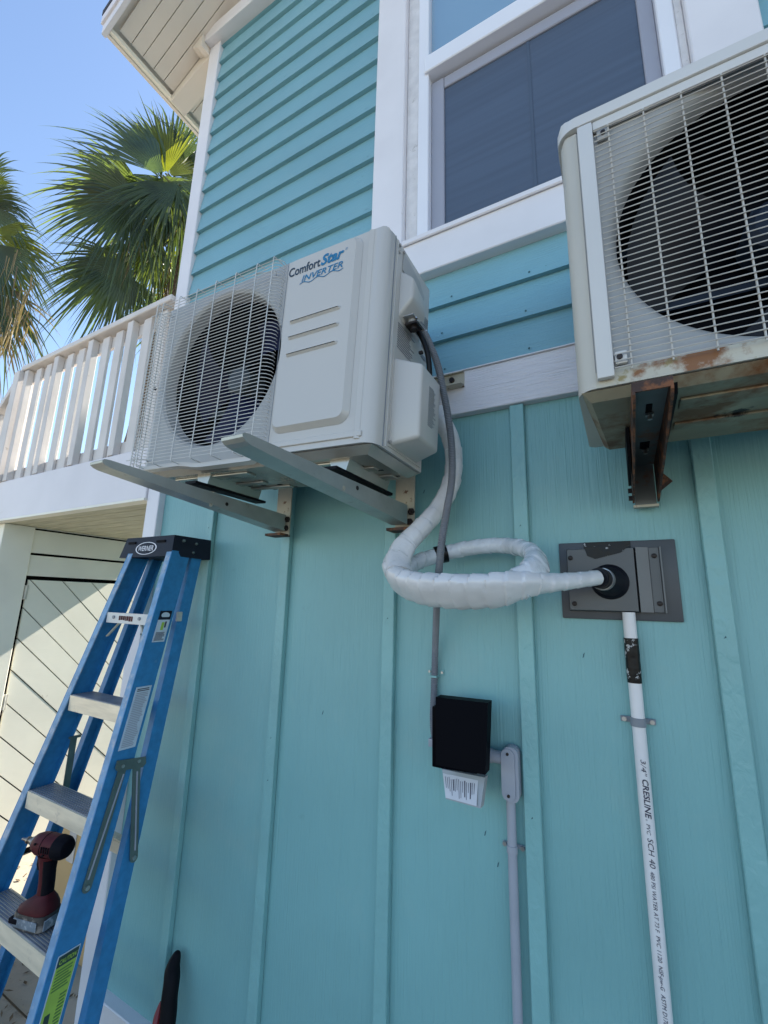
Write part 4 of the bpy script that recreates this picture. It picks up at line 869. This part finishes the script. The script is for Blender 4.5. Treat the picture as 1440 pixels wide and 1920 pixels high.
# stickers on the web of the right front rail
def sticker(z0, z1, y0, y1, m, nm='sticker', skew=0.249, off=0.0008):
    return webq([(fy(z0) + y0, z0), (fy(z0) + y1, z0), (fy(z1) + y1, z1), (fy(z1) + y0, z1)], -0.001, off)
def sprint(lines, z0, z1, y0, y1, m, par, off=0.0012, rnd=random.Random(2)):
    mb = MB(); h = (z1 - z0) / lines
    for i in range(lines):
        zz = z0 + h * i; w = (y1 - y0) * rnd.uniform(.75, 1)
        mb2 = sticker(zz + h * .2, zz + h * .75, y0, y0 + w, m, off=off); mb.add(mb2.v, mb2.f)
    return part('sticker_print', mb, m, par)
s1 = part('sticker', sticker(-0.150, -0.078, 0.022, 0.066, m_wlabel), m_wlabel, ld); s1b = part('sticker_header', sticker(-0.078, -0.048, 0.022, 0.066, m_cap), m_cap, s1)
sprint(9, -0.146, -0.118, 0.026, 0.062, m_ink, s1)
part('sticker_print', sticker(-.112, -.086, .038, .048, m_glabel, off=.0013), m_glabel, s1)
part('sticker_print', sticker(-.104, -.084, .050, .056, m_ink, off=.0013), m_ink, s1)
mb = MB(); c0 = (fy(-.063) + .044, -.063)
mb.add([(xs(-.063) + .0014, c0[0] + .016 * cos(a * pi / 10), c0[1] + .010 * sin(a * pi / 10)) for a in range(20)], [tuple(range(20))])
part('sticker_print', mb, m_wlabel, s1)
s2 = part('sticker', sticker(-0.455, -0.284, 0.014, 0.066, m_wlabel), m_wlabel, ld)
sprint(30, -0.450, -0.300, 0.019, 0.061, m_vinylg, s2); sprint(2, -0.298, -0.288, 0.019, 0.061, m_ink, s2)
s3 = part('sticker', sticker(-1.16, -0.893, 0.014, 0.066, m_wlabel), m_wlabel, ld)
part('sticker_field', sticker(-1.158, -0.916, 0.016, 0.064, m_glabel, off=0.0011), m_glabel, s3); part('sticker_header', sticker(-0.916, -0.895, 0.016, 0.064, m_gdark, off=0.0011), m_gdark, s3)
w_ = sticker(0, 0, 0, 0, m_glabel)
text('CAUTION', m_glabel, (xs(-.911) + 0.0013, fy(-.911) + 0.020, -0.911), (0, 1, 0), (0, 0.249, 1), width=0.040, size=0.0135, off=0.03, parent=s3, depth=0.0)
sprint(7, -0.962, -0.920, 0.020, 0.060, m_gprint, s3, off=0.0014); sprint(12, -1.05, -0.972, 0.046, 0.062, m_gprint, s3, off=0.0014); sprint(10, -1.15, -1.10, 0.020, 0.058, m_gprint, s3, off=0.0014)
part('sticker_print', webq([(fy(-1.0) + .022, -1.0), (fy(-1.0) + .034, -1.0), (fy(-1.06) + .040, -1.06), (fy(-1.06) + .022, -1.06)], 0, .0014), m_gdark, s3)

# ------------------------------------------------------------------ impact driver standing on the step
zd = zk(4) + 0.0024
DX, DY = -1.492, 0.782
ang = RD(14)
Rm = M.Translation((DX, DY, zd)) @ M.Rotation(ang, 4, 'Z') @ M.Scale(0.95, 4)
dr = thing('cordless_driver', 'worn dark red cordless impact driver standing on its battery on a ladder step', 'power tool', (DX, DY, zd))
def loft(secs, n=18, sup=3.0):
    """secs = (x,y,z centre, half-x, half-y, tilt about y)"""
    mb = MB(); vs = []
    for (cx, cy, cz, hx, hy, ti) in secs:
        for k in range(n):
            a = 2 * pi * k / n; c, s_ = cos(a), sin(a)
            ex = math.copysign(abs(c) ** (2 / sup), c) * hx; ey = math.copysign(abs(s_) ** (2 / sup), s_) * hy
            vs.append((cx + ex * cos(ti), cy + ey, cz + ex * sin(ti)))
    m_ = len(secs)
    mb.add(vs, [(i * n + k, i * n + (k + 1) % n, (i + 1) * n + (k + 1) % n, (i + 1) * n + k) for i in range(m_ - 1) for k in range(n)] + [tuple(range(n - 1, -1, -1)), tuple(range((m_ - 1) * n, m_ * n))])
    return mb
part('battery', loft([(-.004, 0, 0.0, .052, .034, 0), (-.004, 0, 0.004, .058, .037, 0), (-.004, 0, 0.030, .059, .037, 0), (-.002, 0, 0.040, .056, .036, 0)], 24, 4).xf(Rm), m_dworn, dr, ang=45)
part('battery_label', MB().box(-.045, .040, -.0385, -.036, .008, .030, bev=.002).box(.0545, .0575, -.028, .028, .006, .032, bev=.001).xf(Rm), m_dlabel, dr)
part('battery_latch', MB().box(-.062, -.030, -.040, .040, .014, .028, bev=.004).xf(Rm), m_dblack, dr)
part('base_shoe', loft([(-.002, 0, 0.0405, .056, .036, 0), (-.002, 0, 0.052, .054, .035, .05), (.004, 0, 0.066, .040, .028, .12), (.010, 0, 0.080, .024, .018, .15)], 24, 3).xf(Rm), m_red, dr, ang=50)
part('handle', loft([(.010, 0, 0.078, .021, .016, .1), (.008, 0, 0.110, .019, .016, .05), (.004, 0, 0.140, .020, .0165, .05), (.000, 0, 0.165, .024, .018, 0), (-.002, 0, .176, .028, .020, 0)], 18, 2.4).xf(Rm), m_red, dr, ang=60)
part('grip', loft([(.019, 0, 0.080, .014, .0168, .1), (.018, 0, 0.110, .013, .0172, .05), (.014, 0, 0.140, .014, .0176, .05), (.012, 0, 0.168, .018, .0185, 0)], 16, 2.4).xf(Rm), m_dblack, dr, ang=60)
part('trigger', loft([(-.018, 0, 0.138, .010, .009, -.1), (-.021, 0, 0.150, .012, .010, -.1), (-.020, 0, 0.165, .012, .010, 0)], 12, 2.4).xf(Rm), m_dblack, dr)
part('motor_housing', MB().lathe((-.050, 0, .203), (1, 0, 0), [(0, .018), (.004, .024), (.022, .030), (.050, .031), (.085, .030)], 24).xf(Rm), m_red, dr, ang=40)
part('rear_cap', MB().lathe((.0355, 0, .203), (1, 0, 0), [(0, .0315), (.022, .030), (.034, .024), (.038, .012)], 24).xf(Rm), m_dblack, dr, ang=40)
for sx_, sz_ in ((-.020, .215), (.015, .190), (-.035, .195)): part('screw', MB().cyl((sx_, -.0295, sz_), (sx_, -.0325, sz_), .0035, 8).xf(Rm), m_dblack, dr)
for q in range(4): part('air_vent', MB().box(.004 + q * .008, .008 + q * .008, -.0325, -.027, .196, .212).xf(Rm), m_dblack, dr)
part('housing_seam', MB().lathe((-.004, 0, .203), (1, 0, 0), [(0, .0312), (.0002, .0318), (.002, .0318), (.0022, .0312)], 24).xf(Rm), m_dblack, dr)
part('nose', MB().lathe((-.050, 0, .203), (-1, 0, 0), [(0, .020), (.008, .016), (.010, .013)], 20).xf(Rm), m_dlabel, dr)
part('chuck', MB().lathe((-.060, 0, .203), (-1, 0, 0), [(0, .010), (.010, .0105), (.011, .007), (.020, .007), (.021, .0095), (.026, .0095), (.027, .005), (.038, .0045), (.039, .003), (.048, .003)], 14).xf(Rm), m_steel, dr)

# ------------------------------------------------------------------ black and red tool leaning on the wall
tl = thing('hand_tool', 'black tool handle with red lower part leaning on the teal wall at the bottom edge', 'tool', (-1.36, 1.13, GZ))
hp = PT([(335, 1783, 1.165), (330, 1795, 1.16), (324, 1815, 1.15), (322, 1840, 1.14), (318, 1870, 1.13), (316, 1900, 1.12), (312, 1930, 1.11), (306, 1960, 1.10), (300, 1990, 1.09)])
part('handle', MB().tube(smoothpath(hp, 4), 0.02, 16, radii=[r for r in [0.003 + 0.021 * min(1, (i / 32 / 0.30)) ** 0.6 for i in range(33)]]), m_rubber, tl)
hq = PT([(302, 1878, 1.115), (297, 1898, 1.11), (292, 1925, 1.10), (290, 1960, 1.09), (292, 1990, 1.085)])
part('red_grip', MB().tube(smoothpath(hq, 4), 0.012, 12, radii=[0.003 + 0.008 * min(1, i / 5) for i in range(17)]), mat('tool_red', (0.22, 0.02, 0.03), 0.4, var=.2), tl)
pb = PT([(300, 1985, 1.088)])[0]
part('shaft', MB().tube([pb + V((0, 0, .02)), V((pb.x - .01, pb.y - .02, GZ + .002))], 0.012, 10), m_steel, tl)

# ------------------------------------------------------------------ palms
def fan_leaf(hub, tip, normal, spread, nl, rnd, wind, droop, join=0.47):
    """costapalmate fan: pleated segments joined near the hub, free hanging tips"""
    ax = tip - hub; R = ax.length; ax.normalize(); nrm = (normal - ax * normal.dot(ax)).normalized(); sd_ = nrm.cross(ax)
    mb = MB()
    for i in range(nl):
        if rnd.random() < 0.04: continue
        u = (i + 0.5) / nl * 2 - 1; a = u * spread / 2
        Ri = R * (1 - 0.22 * abs(u) ** 2) * rnd.uniform(0.86, 1.08); sag = 0.05 + droop
        half = spread / nl / 2; st = [0.04, 0.28, join, 0.66, 0.80, 0.91, 1.0]; Ri *= 1.0 + 0.22 * rnd.random() ** 2
        wob = rnd.uniform(-.10, .10); dl = rnd.uniform(.5, 1.5); bend = rnd.uniform(-.05, .05)
        rows = []
        for k, s_ in enumerate(st):
            aa = a + (wob * max(0, s_ - join) ** 1.2 * 1.5)
            d = (ax * cos(aa) + sd_ * sin(aa)).normalized(); tdir = (sd_ * cos(aa) - ax * sin(aa))
            wd = half * s_ * Ri if s_ <= join else half * join * Ri * max(0.02, (1 - s_) / (1 - join)) ** 1.1
            c = hub + d * Ri * s_ + nrm * (-0.16 * Ri * (1 - cos(a)) * s_)
            f = max(0, s_ - join * .8)
            c += (wind * f ** 1.6 * 1.6 + V((0, 0, -1)) * sag * dl * f ** 2 * 2.2 * Ri)
            fold = wd * 0.55
            rows.append((c - tdir * wd - nrm * fold * .5, c + nrm * fold * .5, c + tdir * wd - nrm * fold * .5))
        o = [p for r in rows for p in r]
        fs = []
        for k in range(len(st) - 1):
            b = k * 3; fs += [(b, b + 1, b + 4, b + 3), (b + 1, b + 2, b + 5, b + 4)]
        mb.add(o, fs)
    return mb
def palm(label, crown, base, leaves, seed, group, extra):
    rnd = random.Random(seed)
    t = thing('fan_palm', label, 'palm tree', (base.x, base.y, GZ), group=group)
    pts = [base.lerp(crown, i / 14) + V((rnd.uniform(-.01, .01), rnd.uniform(-.01, .01), 0)) for i in range(15)]
    part('trunk', MB().tube(pts, .1, 14, radii=[0.16 - 0.045 * i / 14 + rnd.uniform(-.006, .006) for i in range(15)]), m_trunk, t)
    W_ = V((-0.22, 0.0, 0.02))
    for li, (hx, hy, tx, ty, d, dt, spr_, roll, mm, dr_, wn) in enumerate(leaves):
        if mm is m_leaf and li % 3 == 1: mm = m_leafm
        hub = onD(hx, hy, d); tip = hub + (onD(tx, ty, d + dt) - hub) * 1.12
        view = -hub.normalized(); ax = (tip - hub).normalized()
        nrm = M.Rotation(RD(roll), 3, ax) @ view
        lf = part('leaf', fan_leaf(hub, tip, nrm, RD(spr_), max(14, int(spr_ / 3.8)), rnd, W_ * wn, dr_), mm, t, smooth=False)
        mid = crown.lerp(hub, .5) + V((0, 0, .10)); sp = smoothpath([crown + V((0, 0, -.05)), mid, hub], 5)
        part('stalk', MB().tube(sp, .012, 6, radii=[.020 - .010 * i / (len(sp) - 1) for i in range(len(sp))]), m_leafd if mm is m_leafd else m_stalk, lf)
    for (sx, sy, n, ln, d) in extra:       # hanging dead fronds and threads
        for i in range(n):
            a = onD(sx + rnd.gauss(0, 14), sy + rnd.gauss(0, 12), d + rnd.uniform(-.3, .3)); L_ = ln * rnd.uniform(.4, 1.1)
            mb = MB(); w = rnd.uniform(.003, .008)
            q = [a, a + V((rnd.uniform(-.08, .04), 0, -L_ * .4)), a + V((rnd.uniform(-.16, .06), 0, -L_))]
            s_ = V((rnd.uniform(-1, 1), rnd.uniform(-1, 1), 0)).normalized()
            mb.add([q[0] - s_ * w, q[0] + s_ * w, q[1] + s_ * w, q[1] - s_ * w, q[2]], [(0, 1, 2, 3), (3, 2, 4)])
            if i == 0: acc = MB()
            acc.add(mb.v, mb.f)
        o_ = part('hanging_fibres', acc, m_leafd, t, smooth=False); o_['kind'] = 'stuff'
    return t
LG, LSUN, LD = m_leaf, m_leaf_lit, m_leafd
c1 = onD(366, 425, 5.6)
b1 = onD(243, 870, 5.6); k_ = (GZ - c1.z) / (b1.z - c1.z); b1 = c1 + (b1 - c1) * k_
leaves1 = [
 (305, 328, 178, 205, 5.3, .2, 62, 35, LG, .10, 1.0), (310, 325, 240, 215, 5.5, .0, 60, 20, LG, .05, .8), (312, 326, 285, 212, 5.6, .1, 85, -10, LSUN, .02, .5),
 (318, 330, 335, 232, 5.7, .2, 90, 15, LSUN, .02, .6), (262, 372, 95, 340, 5.1, .1, 70, 30, LG, .12, 1.0), (262, 376, 150, 312, 5.2, .0, 70, -25, LG, .10, 1.0),
 (258, 380, 110, 392, 5.1, .1, 64, 20, LG, .22, .9), (232, 490, 112, 505, 5.0, .0, 80, 20, LG, .18, .8), (235, 490, 130, 570, 5.0, -.1, 90, 0, LG, .25, .6),
 (240, 492, 190, 610, 5.1, -.1, 90, -10, LG, .2, .5), (335, 345, 318, 440, 5.3, -.4, 130, 0, LG, .5, .5), (300, 345, 285, 425, 5.2, -.3, 120, 10, LG, .5, .6),
 (245, 385, 225, 480, 5.1, -.3, 120, 5, LG, .5, .7), (300, 330, 240, 400, 5.4, .2, 90, -20, LG, .4, .9), (322, 325, 390, 270, 5.9, .3, 80, 10, LG, .1, .8),
 (385, 340, 365, 225, 6.1, .2, 70, 40, LG, .1, 1.0), (390, 330, 345, 280, 6.3, .2, 90, 40, LSUN, .1, 1.0), (320, 455, 255, 425, 5.8, .3, 60, 40, LSUN, .05, .3),
 (300, 440, 245, 500, 5.5, 0, 90, 10, LG, .5, .7), (290, 470, 270, 565, 5.5, -.1, 90, 0, LG, .5, .5), (335, 470, 290, 530, 5.9, .2, 70, 10, LSUN, .4, .5),
 (340, 560, 250, 590, 5.8, .1, 60, 30, LG, .1, .5), (330, 590, 235, 620, 5.7, .1, 60, 10, LG, .2, .5), (350, 380, 330, 480, 5.5, -.2, 100, 0, LG, .5, .4),
 (245, 520, 270, 600, 5.3, -.1, 80, 0, LG, .5, .3), (235, 455, 200, 520, 5.2, -.1, 80, 0, LG, .5, .5), (400, 430, 450, 330, 6.0, .1, 90, 0, LG, .2, .5), (410, 470, 470, 560, 6.0, .1, 90, 0, LG, .4, .5), (355, 520, 300, 585, 5.8, .0, 60, 0, LD, .5, .2)]
rj = random.Random(77)
for L0 in list(leaves1[:20]):
    if rj.random() < .6:
        h0, h1, t0, t1, d0, dd, sp0, ro0, m0, dr0, w0 = L0; j = lambda q: rj.uniform(-q, q)
        leaves1.append((h0 + j(14), h1 + j(18), t0 + 18 + j(26), t1 + j(34), d0 + .25, dd + j(.2), sp0, ro0 + j(30), LG, dr0 + .1, w0))
palm('windblown green fan palm behind the deck, its crown partly hidden by the white corner board', c1, b1, leaves1, 11, 'fan palms behind the deck',
     [(270, 420, 40, .45, 5.3), (330, 480, 26, .5, 5.5), (235, 470, 24, .5, 5.2), (350, 400, 30, .6, 5.5)])
c2 = onD(-70, 440, 4.6); b2 = V((c2.x - .1, c2.y + .1, GZ))
leaves2 = [
 (-20, 350, 28, 318, 4.4, .1, 70, 20, LSUN, .1, .6), (-25, 370, 62, 372, 4.3, .0, 80, 25, LG, .25, .4), (-20, 385, 68, 432, 4.3, .0, 80, 0, LG, .45, .4),
 (-10, 430, 100, 480, 4.3, .1, 80, 10, LSUN, .25, .3), (-10, 440, 98, 520, 4.3, .1, 80, -20, LSUN, .3, .3), (-15, 455, 75, 560, 4.2, .0, 90, 0, LG, .45, .3),
 (-30, 470, 40, 590, 4.2, .0, 90, 0, LSUN, .5, .3), (-30, 530, 55, 620, 4.2, .0, 90, 10, LD, .5, .2), (-25, 540, 30, 665, 4.2, -.1, 90, 0, LG, .5, .3),
 (-40, 560, 10, 680, 4.2, .0, 80, 0, LD, .5, .2), (-30, 330, -30, 240, 4.5, .1, 90, 0, LG, .1, .6), (-60, 400, -170, 340, 4.6, .1, 90, 0, LG, .2, .5), (-30, 410, 50, 400, 4.4, 0, 80, 40, LG, .4, .3), (-90, 480, -190, 560, 4.6, .1, 90, 0, LG, .4, .3)]
palm('sunlit fan palm with hanging dead fronds at the left edge of the picture', c2, b2, leaves2, 23, 'fan palms behind the deck',
     [(20, 480, 30, .4, 4.3), (35, 580, 40, .5, 4.2), (10, 620, 36, .5, 4.2), (50, 540, 16, .35, 4.3)])
